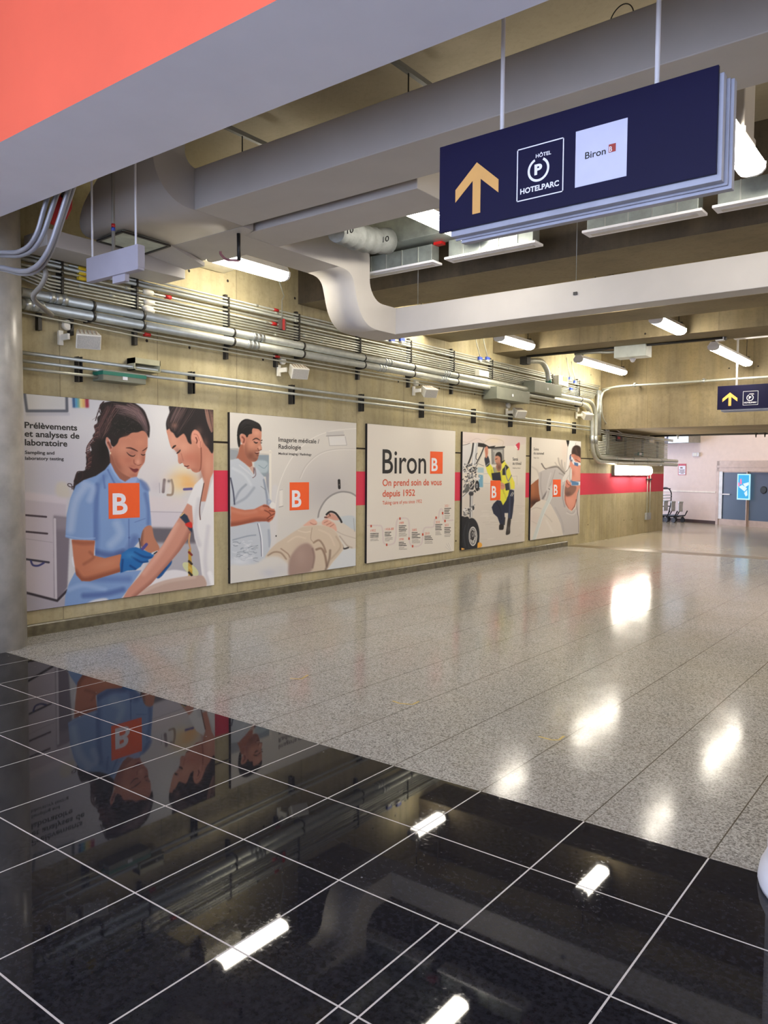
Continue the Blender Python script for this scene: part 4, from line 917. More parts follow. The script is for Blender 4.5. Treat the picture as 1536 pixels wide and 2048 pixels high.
def poster(idx, c, name, label, paint, res):
    """c: (left u, top v, bottom v at left), right edge likewise; returns thing + extents"""
    (ul, tl, bl), (ur, tr, br) = c
    A, B = spot(ul, tl, X=XPN), spot(ul, bl, X=XPN); C_, D = spot(ur, tr, X=XPN), spot(ur, br, X=XPN)
    y0, y1 = (A.y + B.y) / 2, (C_.y + D.y) / 2; z1, z0 = (A.z + C_.z) / 2, (B.z + D.z) / 2
    t = thing('wall_poster', (XPN, (y0 + y1) / 2, z0), label, 'poster', 'wall posters')
    MB().box(XW, XPN - .002, y0, y1, z0, z1).build('backing_panel', MBB, t)
    ny, nz_ = res
    ys, zs = np.linspace(y0 + .004, y1, ny), np.linspace(z0 + .003, z1 - .002, nz_); Yg, Zg = np.meshgrid(ys, zs)
    V = np.stack([np.full(Yg.size, 0.), Yg.ravel(), Zg.ravel()], 1)
    W_ = V.copy(); W_[:, 0] = XPN; u, v = project(W_)
    x = np.clip((u - paint.x0) * paint.k - .5, 0, paint.W - 1.001); y = np.clip((v - paint.y0) * paint.k - .5, 0, paint.H - 1.001)
    xi, yi = x.astype(int), y.astype(int); fx_, fy_ = (x - xi)[:, None], (y - yi)[:, None]; a = paint.a
    col = a[yi, xi] * (1 - fx_) * (1 - fy_) + a[yi, xi + 1] * fx_ * (1 - fy_) + a[yi + 1, xi] * (1 - fx_) * fy_ + a[yi + 1, xi + 1] * fx_ * fy_
    me = bpy.data.meshes.new('printed_picture'); o = np.array([XPN, (y0 + y1) / 2, z0]); Vl = W_ - o
    k = np.arange(ny * nz_).reshape(nz_, ny); F = np.stack([k[:-1, :-1], k[:-1, 1:], k[1:, 1:], k[1:, :-1]], -1).reshape(-1, 4)
    me.vertices.add(len(Vl)); me.vertices.foreach_set('co', Vl.ravel()); me.loops.add(F.size); me.loops.foreach_set('vertex_index', F.ravel().astype(np.int32))
    me.polygons.add(len(F)); me.polygons.foreach_set('loop_start', (np.arange(len(F)) * 4).astype(np.int32)); me.update(calc_edges=True)
    at_ = me.color_attributes.new('print', 'FLOAT_COLOR', 'POINT'); lc = np.concatenate([lin(np.clip(col, 0, 255)), np.ones((len(col), 1))], 1)
    at_.data.foreach_set('color', lc.ravel().astype(np.float32))
    me.materials.append(MPRINT); ob = bpy.data.objects.new('printed_picture', me); COL.objects.link(ob); ob.parent = t
    return t
_t = NT('poster print'); _a = _t.n('ShaderNodeAttribute', attribute_name='print'); _P, _x, _y, _z = _t.pos()
_g = _t.math('ADD', .97, _t.math('MULTIPLY', _t.noise(_P, 160, 2), .06)); _mx = _t.mix(1., _a.outputs['Color'], (1, 1, 1, 1), 'MULTIPLY')
_q = _t.n('ShaderNodeVectorMath', operation='SCALE'); _t.l(_mx, _q.inputs[0]); _t.l(_g, _q.inputs['Scale']); _t.l(_q.outputs[0], _t.b.inputs['Base Color'])
_t.b.inputs['Roughness'].default_value = .5; _t.b.inputs['Specular IOR Level'].default_value = .3; MPRINT = _t.m

def ptext(t, fr, lines, m, name='lettering', off=.0015):
    x0, y0, s = fr; g = lambda p: spot(x0 + p[0] / s, y0 + p[1] / s, X=XPN)
    for txt, a, b_, c, bold in lines:
        mb = MB(); write(mb, txt, g(a), g(b_), g(c), (1, 0, 0), off, bold); mb.build(name, m, t)
def plogo(t, fr, sq, b):
    x0, y0, s = fr; g = lambda p: spot(x0 + p[0] / s, y0 + p[1] / s, X=XPN); q = [g(p) for p in sq]
    ya, yb = (q[0].y + q[3].y) / 2, (q[1].y + q[2].y) / 2; za, zb = (q[2].z + q[3].z) / 2, (q[0].z + q[1].z) / 2
    r = MB().box(XPN, XPN + .0015, ya, yb, za, zb).build('logo_square', MOG, t)
    mb = MB(); write(mb, 'B', g(b[0]), g(b[1]), g(b[2]), (1, 0, 0), .0025, .025); mb.build('letter', MWV, r)

# ---- poster 1: blood sampling
F1, FA, FB, FC, FD = (0, 760, 3.339), (40, 780, 7.68), (190, 790, 11.377), (300, 800, 10.243), (40, 980, 3.84)
p = Paint(30, 775, 440, 1240, 3); p.a[:] = (205, 204, 206)
p.frame(*F1)
p.blob(300, 640, 330, 260, (176, 174, 186), .7); p.blob(280, 420, 200, 200, (192, 190, 198), .5); p.blob(1080, 420, 130, 330, (224, 223, 220), .9); p.blob(1030, 600, 160, 130, (212, 206, 204), .8); p.blob(640, 160, 200, 90, (214, 216, 220), .7)
p.frame(*FA)
p.stroke([(70, 40), (108, 322), (720, 322), (712, 60)], 48, (92, 97, 108), 22, .95, sm=False); p.fill([(95, 40), (128, 288), (690, 290), (690, 60)], (200, 201, 200), 12, 1, sm=False); p.stroke([(110, 375), (740, 370)], 40, (170, 172, 184), 40, .7)
for x0_, x1_, c in ((800, 850, (56, 92, 136)), (842, 890, (86, 160, 196)), (880, 920, (120, 168, 150)), (910, 960, (226, 214, 140)), (950, 1000, (224, 180, 110)), (996, 1052, (160, 52, 70))): p.fill([(x0_, 70), (x1_, 70), (x1_ + 6, 272), (x0_ + 10, 272)], c, 9, sm=False)
p.frame(*F1)
p.fill([(160, 745), (445, 780), (445, 838), (160, 806)], (202, 194, 200), 8, sm=False); p.fill([(380, 690), (445, 690), (470, 780), (380, 770)], (196, 190, 178), 10)
p.fill([(165, 800), (440, 830), (440, 1390), (388, 1472), (165, 1412)], (188, 180, 188), 4, sm=False)
p.fill([(358, 905), (470, 920), (450, 1385), (388, 1470), (362, 1452)], (122, 114, 124), 5, sm=False); p.fill([(358, 905), (470, 915), (455, 1000), (366, 1000)], (150, 142, 150), 12, .7, sm=False); p.stroke([(366, 930), (374, 1462)], 16, (196, 190, 196), 3)
p.fill([(160, 1420), (390, 1478), (470, 1400), (700, 1480), (160, 1600)], (166, 162, 172), 6, sm=False); p.stroke([(165, 1418), (382, 1474), (450, 1404)], 16, (52, 46, 54), 8, sm=False)
for a, b_ in (((165, 902), (308, 914)), ((165, 1012), (315, 1026))): p.stroke([a, b_], 13, (70, 60, 68), 4)
p.stroke([(170, 1196), (326, 1218)], 14, (62, 60, 72), 4); p.stroke([(206, 1208), (220, 1236), (255, 1240), (292, 1222)], 13, (62, 64, 116), 4); p.stroke([(170, 1060), (350, 1085)], 5, (165, 158, 166), 4)
# right background
p.fill([(960, 770), (1290, 800), (1290, 880), (960, 880)], (214, 206, 206), 10, sm=False); p.fill([(990, 872), (1260, 880), (1240, 990), (1000, 985)], (206, 200, 206), 4, sm=False); p.stroke([(1000, 880), (1250, 884)], 5, (176, 168, 176), 3)
p.fill([(1005, 985), (1310, 992), (1310, 1100), (1010, 1100)], (104, 100, 108), 8, sm=False); p.fill([(1040, 1085), (1360, 1095), (1360, 1330), (940, 1330)], (172, 170, 176), 10, sm=False)
p.frame(*FC)
p.blob(660, 1430, 200, 120, (228, 218, 190), .8); p.blob(700, 1620, 260, 130, (230, 178, 108), .9); p.blob(560, 1760, 160, 190, (228, 210, 166), .8); p.blob(800, 1740, 200, 80, (232, 176, 106), .8)
p.stroke([(295, 1640), (270, 1880)], 60, (108, 92, 92), 22, .9); p.stroke([(440, 1640), (470, 1780), (455, 1930), (360, 1945)], 44, (146, 124, 104), 20, .85); p.blob(370, 1740, 60, 90, (214, 208, 206), .9); p.blob(385, 1660, 30, 30, (92, 82, 82), .7)
p.stroke([(700, 1830), (850, 1820)], 50, (96, 88, 140), 18); p.blob(130, 1760, 130, 150, (198, 190, 196), .6); p.stroke([(190, 1700), (200, 1900)], 14, (170, 164, 170), 10)
# woman 2: neck, face
SK2 = (204, 142, 118)
p.fill([(1000, 760), (1120, 760), (1300, 900), (1300, 1480), (1240, 1600), (1200, 1800), (1140, 2080), (1030, 2080), (1090, 1740), (1110, 1660), (1030, 1420)], (194, 132, 110), 6, sm=False)
fm = p.fill([(340, 590), (365, 740), (400, 880), (440, 985), (500, 1020), (555, 1090), (572, 1180), (576, 1260), (600, 1306), (630, 1300), (662, 1286), (690, 1320), (712, 1362), (745, 1366), (760, 1398), (790, 1410), (830, 1410), (870, 1456), (930, 1486), (985, 1478), (1030, 1440), (1048, 1200), (1060, 950), (1100, 700), (700, 480), (450, 470)], SK2, 5)
p.blob(1000, 1250, 110, 230, (166, 100, 80), .55, fm); p.blob(820, 1180, 150, 120, (188, 112, 92), .6, fm); p.blob(480, 800, 110, 190, (222, 166, 142), .55, fm); p.blob(690, 960, 120, 110, (222, 164, 138), .6, fm); p.blob(870, 1440, 140, 40, (160, 96, 80), .5, fm); p.blob(640, 1250, 50, 60, (186, 124, 108), .6, fm)
p.stroke([(1045, 980), (1052, 1200), (1040, 1390), (1020, 1440)], 24, (126, 70, 56), 18, .8); p.blob(1180, 1350, 80, 200, (214, 156, 132), .6); p.blob(1060, 1560, 50, 160, (160, 102, 86), .5)
# woman 2: hair
hm = p.fill([(470, 80), (400, 260), (345, 400), (328, 500), (345, 612), (395, 585), (425, 640), (480, 680), (545, 775), (620, 730), (690, 690), (740, 760), (775, 850), (812, 892), (850, 895), (835, 770), (860, 660), (920, 605), (1000, 650), (1060, 760), (1110, 880), (1180, 970), (1300, 1040), (1310, 80)], (40, 35, 37), 6)
p.strands([(500, 100), (420, 280), (360, 480), (400, 570)], [(1000, 100), (860, 350), (700, 560), (600, 720)], 60, 12, [(104, 84, 82), (78, 62, 62), (28, 24, 28), (60, 48, 50)], 8, .55, hm, 3)
p.strands([(560, 110), (470, 300), (400, 460)], [(760, 110), (640, 300), (560, 460)], 24, 12, [(128, 104, 102), (110, 88, 86)], 6, .5, hm, 4)
p.strands([(1120, 150), (1180, 420), (1260, 660)], [(1270, 150), (1290, 420), (1300, 640)], 16, 26, [(140, 104, 92), (168, 130, 116), (96, 68, 62)], 5, .8, hm, 5)
p.blob(500, 520, 60, 60, (166, 122, 104), .6, hm); p.blob(1000, 640, 70, 90, (150, 110, 98), .4, hm); p.blob(1130, 880, 60, 110, (170, 120, 102), .35, hm)
em = p.fill([(860, 740), (870, 670), (920, 625), (990, 660), (1035, 760), (1050, 870), (1030, 980), (985, 960), (950, 870), (860, 800)], (216, 152, 130), 5)
p.stroke([(900, 700), (970, 720), (1010, 830)], 16, (178, 108, 88), 8, .8); p.stroke([(940, 770), (965, 830), (955, 880)], 26, (96, 48, 40), 10, .8); p.stroke([(1035, 850), (1030, 960)], 14, (150, 88, 72), 8, .7)
p.stroke([(458, 990), (490, 955), (528, 932)], 38, (40, 28, 28), 8, .95, taper=True); p.stroke([(548, 1095), (590, 1062), (622, 1022)], 36, (38, 26, 28), 8, .95, taper=True); p.blob(560, 1030, 50, 40, (160, 118, 108), .6); p.stroke([(640, 1100), (680, 1240)], 20, (160, 98, 82), 20, .5)
p.stroke([(700, 1345), (750, 1362), (800, 1345)], 26, (92, 40, 38), 8, .9, taper=True); p.stroke([(760, 1395), (800, 1400)], 18, (150, 78, 72), 10, .7); p.stroke([(620, 1300), (655, 1285)], 12, (132, 80, 68), 6, .7)
# woman 2: white blouse
p.frame(*F1)
bm = p.fill([(1350, 650), (1300, 700), (1265, 780), (1250, 822), (1285, 842), (1285, 960), (1300, 1060), (1330, 1150), (1345, 1280), (1362, 1375), (1440, 1390), (1440, 610), (1412, 690), (1338, 932), (1326, 900), (1362, 690)], (224, 223, 222), 2, sm=False)
p.stroke([(1330, 800), (1300, 980), (1330, 1100)], 30, (200, 198, 202), 20, .7, bm); p.stroke([(1390, 980), (1370, 1200), (1390, 1360)], 26, (204, 202, 206), 18, .8, bm); p.stroke([(1362, 690), (1334, 850), (1338, 932)], 7, (96, 66, 60), 2, .9); p.stroke([(1400, 1290), (1425, 1370)], 30, (238, 238, 238), 14, .8, bm)
# laps
p.fill([(900, 1430), (1000, 1325), (1150, 1268), (1270, 1300), (1100, 1360), (960, 1420)], (222, 220, 222), 3)
p.fill([(880, 1470), (960, 1400), (1100, 1340), (1300, 1306), (1364, 1318), (1356, 1400), (1100, 1460), (860, 1520)], (186, 160, 146), 3); p.stroke([(930, 1425), (1100, 1350), (1300, 1316)], 22, (206, 184, 170), 14, .7)
p.ell(1272, 1262, 66, 30, (206, 210, 158), .9, None, 38)
# woman 1: neck and face
p.frame(*FB)
p.fill([(340, 1250), (330, 1600), (420, 1780), (560, 1920), (640, 2010), (720, 1990), (820, 1880), (700, 1600), (500, 1300)], (152, 96, 78), 6, sm=False)
SK1 = (192, 128, 104)
fm = p.fill([(470, 1060), (620, 900), (800, 760), (1000, 780), (1180, 860), (1198, 1100), (1190, 1210), (1150, 1310), (1142, 1420), (1122, 1530), (1062, 1620), (1012, 1700), (975, 1790), (945, 1870), (860, 1892), (760, 1856), (640, 1790), (540, 1700), (460, 1560), (400, 1400), (350, 1300)], SK1, 6)
p.blob(500, 1560, 90, 220, (140, 84, 68), .75, fm, -25); p.blob(650, 1220, 140, 120, (208, 144, 118), .7, fm); p.blob(620, 1500, 130, 110, (200, 128, 102), .5, fm); p.blob(1030, 1090, 110, 90, (206, 140, 112), .6, fm); p.blob(760, 1480, 90, 80, (176, 106, 86), .6, fm); p.blob(880, 1830, 90, 50, (166, 100, 82), .6, fm); p.blob(1100, 1470, 40, 130, (160, 96, 80), .7, fm); p.blob(975, 1520, 45, 60, (222, 160, 138), .8, fm); p.blob(985, 1380, 30, 100, (204, 142, 118), .6, fm); p.blob(850, 1620, 90, 34, (160, 92, 78), .45, fm)
p.blob(840, 1310, 100, 50, (164, 108, 94), .7, fm); p.blob(1095, 1310, 40, 36, (160, 104, 90), .7, fm)
p.stroke([(720, 1300), (770, 1355), (830, 1388), (885, 1388), (915, 1360)], 26, (40, 24, 26), 8, .95, taper=True); p.stroke([(1045, 1345), (1095, 1368), (1142, 1352)], 24, (40, 24, 26), 8, .95, taper=True)
p.stroke([(705, 1205), (800, 1206), (890, 1240), (975, 1282)], 36, (74, 44, 40), 9, .95, taper=True); p.stroke([(1075, 1275), (1135, 1240), (1190, 1190)], 28, (80, 48, 42), 9, .9, taper=True)
p.stroke([(885, 1480), (890, 1550), (930, 1580)], 24, (142, 80, 66), 14, .8); p.stroke([(940, 1592), (1000, 1600), (1062, 1570)], 18, (128, 70, 60), 9, .8, taper=True)
p.fill([(795, 1655), (880, 1682), (950, 1672), (992, 1690), (960, 1745), (905, 1762), (840, 1722)], (118, 50, 52), 8); p.stroke([(800, 1662), (890, 1700), (985, 1698)], 12, (84, 32, 36), 6, .8); p.stroke([(775, 1640), (800, 1670)], 16, (130, 72, 60), 10, .7)
# woman 1: hair
p.frame(*F1)
hm = p.fill([(668, 168), (700, 150), (760, 140), (820, 138), (880, 148), (910, 160), (960, 200), (985, 255), (1000, 310), (998, 370), (992, 385), (975, 350), (950, 338), (920, 348), (880, 352), (850, 372), (800, 388), (785, 420), (760, 445), (740, 430), (735, 400), (712, 385), (705, 420), (725, 470), (735, 540), (728, 590), (690, 620), (640, 650), (590, 660), (560, 690), (520, 715), (500, 740), (488, 728), (492, 690), (500, 650), (515, 620), (570, 600), (578, 560), (575, 510), (590, 480), (612, 470), (602, 430), (625, 400), (620, 370), (640, 340), (630, 310), (650, 285), (650, 250), (672, 225)], (38, 31, 33), 2.5)
p.frame(*FB)
g_ = np.random.default_rng(11)
p.strands([(250, 250), (150, 520), (60, 760), (40, 980)], [(560, 220), (420, 480), (300, 760), (160, 1000)], 60, 18, [(98, 68, 68), (72, 50, 52), (120, 88, 84), (40, 30, 32)], 26, .85, hm, 12)
p.strands([(420, 200), (700, 260), (980, 400), (1120, 600)], [(560, 420), (820, 480), (1050, 640), (1160, 900)], 60, 18, [(118, 94, 94), (92, 72, 74), (66, 52, 54), (140, 116, 114)], 20, .8, hm, 13)
p.strands([(760, 180), (960, 300), (1130, 520), (1210, 800)], [(640, 260), (880, 420), (1060, 640), (1170, 900)], 30, 14, [(136, 108, 110), (100, 80, 82)], 14, .8, hm, 23)
p.blob(640, 700, 260, 200, (22, 24, 24), .8, hm); p.blob(180, 1250, 130, 300, (18, 17, 19), .8, hm); p.blob(980, 760, 160, 110, (26, 26, 26), .6, hm)
for i in range(70):
    x, y = g_.uniform(330, 1000), g_.uniform(420, 900); r = g_.uniform(25, 70); a0 = g_.uniform(0, 6.3)
    p.stroke([(x + r * math.cos(a0 + t), y + r * .6 * math.sin(a0 + t)) for t in (0, .7, 1.4, 2.1)], g_.uniform(6, 13), (84, 76, 76) if i % 3 else (20, 20, 20), 6, .45, hm, taper=True)
p.blob(740, 960, 90, 60, (150, 96, 80), .55, hm); p.stroke([(690, 1010), (760, 960), (820, 1010)], 16, (196, 140, 116), 9, .6)
em = p.fill([(250, 980), (290, 965), (330, 1040), (370, 1140), (400, 1230), (370, 1280), (345, 1275), (300, 1200), (262, 1110)], (196, 132, 112), 5); p.stroke([(300, 1080), (345, 1160), (360, 1200)], 46, (112, 60, 52), 16, .8); p.ell(352, 1320, 16, 34, (226, 206, 172))
p.frame(*FA)
for q in ([(1290, 180), (1225, 260), (1220, 330), (1262, 400)], [(1300, 330), (1240, 300), (1230, 240), (1280, 180)], [(1160, 470), (1180, 400), (1215, 310)], [(1010, 960), (1040, 1040), (1020, 1140), (1050, 1210)], [(1130, 1000), (1075, 1040), (1070, 1120)], [(960, 1250), (880, 1260), (870, 1340), (900, 1400), (960, 1340), (960, 1250)], [(870, 1330), (830, 1400), (850, 1460), (790, 1490), (740, 1470), (740, 1440), (790, 1450), (800, 1520)]): p.stroke(q, 14, (54, 36, 38), 4, .95)
p.stroke([(1280, 190), (1200, 300), (1170, 410), (1110, 460)], 5, (90, 74, 76), 3, .7)
for k in range(26):
    t_ = k / 25; x, y = 1190 - 150 * t_ + 40 * math.sin(9 * t_), 520 + 640 * t_
    p.stroke([(x, y), (x - 42, y + 22), (x - 46, y + 60), (x - 6, y + 66)], 13, [(84, 54, 54), (58, 38, 40), (110, 76, 72)][k % 3], 5, .85)
# woman 1: blue tunic
p.frame(*F1); BL = (124, 154, 198)
tm = p.fill([(738, 552), (700, 600), (640, 640), (560, 668), (505, 705), (470, 790), (445, 900), (436, 1050), (500, 1068), (634, 1072), (636, 1190), (560, 1270), (500, 1285), (460, 1360), (436, 1440), (428, 1560), (700, 1500), (800, 1470), (870, 1380), (945, 1270), (830, 1280), (820, 1180), (880, 1135), (940, 1062), (960, 992), (1012, 972), (1002, 860), (992, 740), (962, 690), (915, 650), (880, 655), (838, 682), (800, 660), (765, 610)], BL, 2, sm=False)
for q, w_, c, a in (([(650, 700), (640, 900), (640, 1060)], 26, (76, 100, 156), .8), ([(700, 640), (640, 760), (650, 1000), (640, 1180)], 36, (100, 128, 178), .6), ([(900, 1060), (860, 1140), (800, 1170)], 50, (84, 106, 158), .7), ([(560, 720), (500, 820), (470, 1000)], 50, (170, 188, 214), .7), ([(560, 690), (620, 720), (600, 800)], 40, (162, 182, 212), .7), ([(780, 960), (800, 1030), (740, 1100)], 50, (162, 184, 212), .7), ([(860, 930), (862, 1130)], 8, (92, 116, 168), .8), ([(970, 760), (990, 860), (990, 960)], 24, (90, 114, 166), .7), ([(900, 950), (970, 925)], 5, (96, 120, 172), .8), ([(640, 1150), (740, 1170), (820, 1150)], 40, (70, 90, 140), .75), ([(600, 1320), (700, 1330), (860, 1330)], 40, (92, 118, 172), .7), ([(460, 1400), (560, 1370), (700, 1400)], 30, (150, 176, 212), .7), ([(560, 1440), (700, 1430), (820, 1400)], 34, (72, 94, 150), .7), ([(440, 1040), (540, 1058), (634, 1056)], 8, (150, 176, 212), .7), ([(740, 570), (790, 650), (836, 684)], 20, (150, 176, 216), .9), ([(720, 600), (760, 680), (790, 720)], 12, (84, 108, 164), .7), ([(690, 640), (700, 720)], 14, (84, 108, 164), .6)): p.stroke(q, w_, c, w_ * .7, a, tm)
p.ell(862, 1052, 8, 9, (88, 110, 160)); p.fill([(560, 1530), (600, 1480), (680, 1458), (722, 1466), (690, 1520)], (208, 210, 214), 4); p.fill([(480, 1180), (498, 1195), (500, 1250), (484, 1230)], (222, 224, 230), 3); p.fill([(836, 684), (875, 655), (915, 650), (900, 690)], (150, 172, 214), 3); p.fill([(930, 660), (980, 690), (1000, 740), (960, 730)], (96, 118, 168), 6, .8)
# arms, gloves
am = p.fill([(478, 1066), (634, 1072), (626, 1172), (700, 1190), (800, 1164), (826, 1170), (812, 1278), (700, 1312), (600, 1344), (545, 1342), (508, 1300), (492, 1200)], (188, 118, 88), 2, sm=False)
p.stroke([(500, 1280), (560, 1336), (700, 1304), (800, 1274)], 40, (138, 78, 58), 26, .8, am); p.stroke([(490, 1080), (560, 1090), (630, 1085)], 30, (150, 86, 64), 20, .7, am); p.stroke([(600, 1150), (625, 1185), (560, 1230)], 20, (146, 86, 64), 14, .6, am); p.blob(700, 1230, 90, 30, (206, 140, 108), .6, am, -14)
am = p.fill([(962, 990), (1010, 974), (1030, 1050), (1066, 1130), (1010, 1160), (945, 1112), (940, 1060)], (184, 124, 98), 2); p.stroke([(945, 1010), (940, 1110)], 26, (110, 74, 66), 16, .7, am); p.stroke([(930, 1060), (940, 1130)], 10, (60, 54, 62), 5, .8)
gm = p.fill([(812, 1160), (862, 1126), (905, 1115), (950, 1130), (990, 1150), (1028, 1162), (1024, 1184), (990, 1200), (992, 1216), (955, 1222), (940, 1246), (905, 1270), (850, 1274), (804, 1288), (800, 1230)], (36, 104, 168), 2, sm=False)
for q in ([(900, 1150), (960, 1180), (1010, 1185)], [(880, 1180), (940, 1215), (985, 1214)], [(820, 1200), (812, 1280)], [(870, 1240), (905, 1262)]): p.stroke(q, 14, (18, 66, 124), 8, .8, gm)
p.blob(870, 1170, 40, 24, (66, 138, 194), .7, gm)
gm = p.fill([(1036, 1306), (1050, 1270), (1092, 1236), (1142, 1200), (1144, 1228), (1110, 1272), (1080, 1310), (1054, 1326)], (32, 84, 144), 2); p.stroke([(1060, 1300), (1110, 1250)], 10, (20, 54, 104), 6, .7, gm)
p.stroke([(952, 1128), (978, 1098)], 20, (84, 78, 140), 4); p.stroke([(1018, 1158), (1050, 1146)], 14, (196, 200, 204), 4); p.stroke([(1030, 1160), (1048, 1148)], 8, (30, 30, 34), 3)
am = p.fill([(1252, 824), (1282, 842), (1290, 960), (1268, 1040), (1200, 1140), (1120, 1235), (1010, 1360), (905, 1446), (870, 1470), (815, 1468), (855, 1396), (930, 1310), (1010, 1200), (1085, 1105), (1140, 1010), (1190, 930), (1232, 860)], (200, 142, 122), 2, sm=False)
p.stroke([(1276, 1000), (1200, 1140), (1060, 1310), (900, 1450)], 34, (150, 96, 82), 26, .75, am); p.stroke([(1180, 960), (1090, 1120), (960, 1290)], 34, (220, 168, 148), 26, .7, am)
p.fill([(1222, 886), (1250, 905), (1286, 985), (1282, 1020), (1262, 1000), (1236, 955), (1200, 916)], (44, 58, 78), 2, sm=False); p.fill([(1236, 962), (1276, 948), (1284, 986), (1258, 984)], (206, 50, 44), 2); p.stroke([(1206, 908), (1226, 890)], 8, (206, 176, 120), 2)
p.stroke([(1268, 1030), (1262, 1080), (1272, 1130)], 12, (196, 150, 110), 3); p.fill([(1258, 1130), (1274, 1130), (1286, 1304), (1258, 1308)], (190, 150, 62), 2, sm=False)
for y, c in ((1150, (122, 42, 38)), (1210, (50, 40, 36)), (1250, (206, 176, 84)), (1285, (40, 34, 32))): p.stroke([(1262, y), (1280, y + 18)], 15, c, 4, .9)
P1 = poster(0, ((34, 785.5, 1224.5), (427.5, 820, 1172)), 'p', 'blood sampling poster with nurse in blue tunic, first and largest looking beside the column', p, (560, 500))
ptext(P1, FA, [('Prélèvements', (70, 585), (70, 487), (878, 622), .024), ('et analyses de', (70, 716), (70, 618), (912, 750), .024), ('laboratoire', (75, 850), (75, 752), (726, 866), .024), ('Sampling and', (75, 982), (75, 930), (528, 990), .022), ('laboratory testing', (78, 1072), (78, 1021), (672, 1089), .022)], MKV)
plogo(P1, F1, [(722, 690), (930, 686), (934, 918), (727, 927)], [(752, 900), (748, 757), (852, 898)])

# ---- poster 2: medical imaging
G1, GA, GB = (430, 800, 3.072), (455, 820, 9.6), (455, 980, 5.796)
p = Paint(450, 815, 720, 1175, 3); p.a[:] = (211, 207, 198)
p.frame(*G1)
p.blob(640, 420, 200, 200, (206, 201, 194), .6); p.blob(700, 560, 190, 160, (178, 174, 174), .8); p.blob(840, 470, 60, 160, (190, 186, 182), .6); p.blob(480, 820, 130, 120, (200, 198, 194), .6); p.fill([(345, 560), (390, 560), (370, 900), (335, 940)], (208, 206, 204), 6)
p.stroke([(368, 690), (385, 560), (430, 430), (500, 320), (600, 235), (720, 190), (870, 175)], 5, (226, 222, 214), 3, .9); p.stroke([(520, 480), (560, 400), (640, 330), (740, 302), (870, 300)], 4, (188, 183, 176), 2, .9); p.stroke([(526, 484), (566, 406), (644, 336), (742, 308), (870, 306)], 3, (226, 222, 216), 2, .8)
p.fill([(632, 760), (640, 690), (672, 625), (720, 585), (775, 566), (830, 572), (880, 600), (880, 760)], (206, 203, 197), 2, sm=False); p.stroke([(632, 735), (642, 680), (676, 620), (722, 582), (776, 564), (832, 570), (870, 592)], 10, (140, 137, 136), 3, .9)
p.fill([(684, 196), (790, 192), (794, 218), (686, 222)], (196, 193, 188), 1.5, sm=False); p.stroke([(684, 221), (795, 216)], 4, (134, 130, 126), 1.5); p.fill([(696, 226), (800, 224), (810, 278), (704, 281)], (216, 214, 210), 2, sm=False); p.stroke([(696, 226), (704, 281), (810, 278), (800, 226)], 4, (176, 172, 168), 2, sm=False)
p.stroke([(762, 494), (764, 540)], 16, (34, 32, 32), 2); p.ell(763, 520, 4, 6, (110, 106, 104)); p.ell(375, 835, 5, 6, (50, 46, 44)); p.fill([(398, 552), (416, 548), (416, 652), (394, 658)], (222, 218, 210), 2, sm=False); p.stroke([(394, 658), (418, 652)], 4, (150, 146, 142), 2); p.stroke([(398, 554), (416, 550)], 3, (168, 164, 160), 2)
p.frame(*GA)
p.fill([(40, 740), (215, 740), (215, 960), (40, 960)], (150, 156, 160), 10, sm=False); p.stroke([(40, 748), (215, 770)], 14, (176, 172, 166), 6); p.fill([(545, 860), (800, 860), (800, 1280), (560, 1280)], (140, 154, 162), 6, sm=False); p.fill([(520, 985), (755, 990), (760, 1190), (560, 1180)], (172, 186, 192), 14); p.stroke([(600, 1060), (700, 1120), (760, 1060)], 14, (120, 140, 152), 10, .7); p.stroke([(610, 840), (800, 856)], 20, (196, 190, 180), 5)
p.stroke([(820, 790), (820, 1760)], 46, (224, 219, 206), 5); p.stroke([(650, 800), (842, 815)], 40, (216, 210, 198), 5); p.fill([(730, 1240), (795, 1200), (800, 1700), (770, 1700)], (146, 150, 158), 6, sm=False)
# man: neck, face, hair
p.fill([(240, 660), (330, 660), (360, 880), (470, 1000), (480, 1070), (432, 1108), (300, 1010), (165, 940), (205, 840)], (164, 102, 80), 5, sm=False)
fm = p.fill([(300, 440), (480, 340), (565, 345), (645, 395), (652, 480), (648, 570), (640, 640), (660, 735), (640, 768), (612, 790), (606, 840), (596, 880), (572, 955), (520, 992), (450, 985), (370, 910), (318, 780), (300, 620)], (190, 130, 106), 4)
p.blob(440, 880, 120, 110, (118, 72, 58), .8, fm); p.blob(540, 950, 60, 40, (120, 76, 62), .7, fm); p.blob(350, 760, 40, 160, (146, 90, 72), .7, fm); p.blob(560, 440, 70, 60, (214, 156, 130), .8, fm); p.blob(470, 660, 70, 70, (208, 146, 120), .7, fm); p.blob(612, 720, 26, 40, (222, 166, 142), .8, fm); p.blob(560, 790, 50, 24, (134, 82, 66), .6, fm); p.blob(580, 870, 26, 24, (92, 54, 46), .6, fm)
p.stroke([(505, 605), (545, 632), (580, 622)], 28, (40, 26, 24), 6, .95, taper=True); p.blob(560, 595, 40, 16, (206, 150, 140), .7, fm); p.stroke([(480, 578), (550, 545), (625, 582)], 26, (54, 36, 32), 7, .9, taper=True); p.stroke([(646, 592), (662, 580)], 20, (54, 36, 32), 6, .8); p.stroke([(640, 630), (654, 632)], 20, (44, 30, 28), 6, .8); p.stroke([(582, 735), (600, 775), (652, 762)], 16, (104, 58, 46), 7, .8)
p.stroke([(525, 822), (565, 836), (608, 822)], 22, (74, 34, 32), 5, .9, taper=True); p.stroke([(545, 808), (598, 808)], 10, (226, 196, 186), 4, .7)
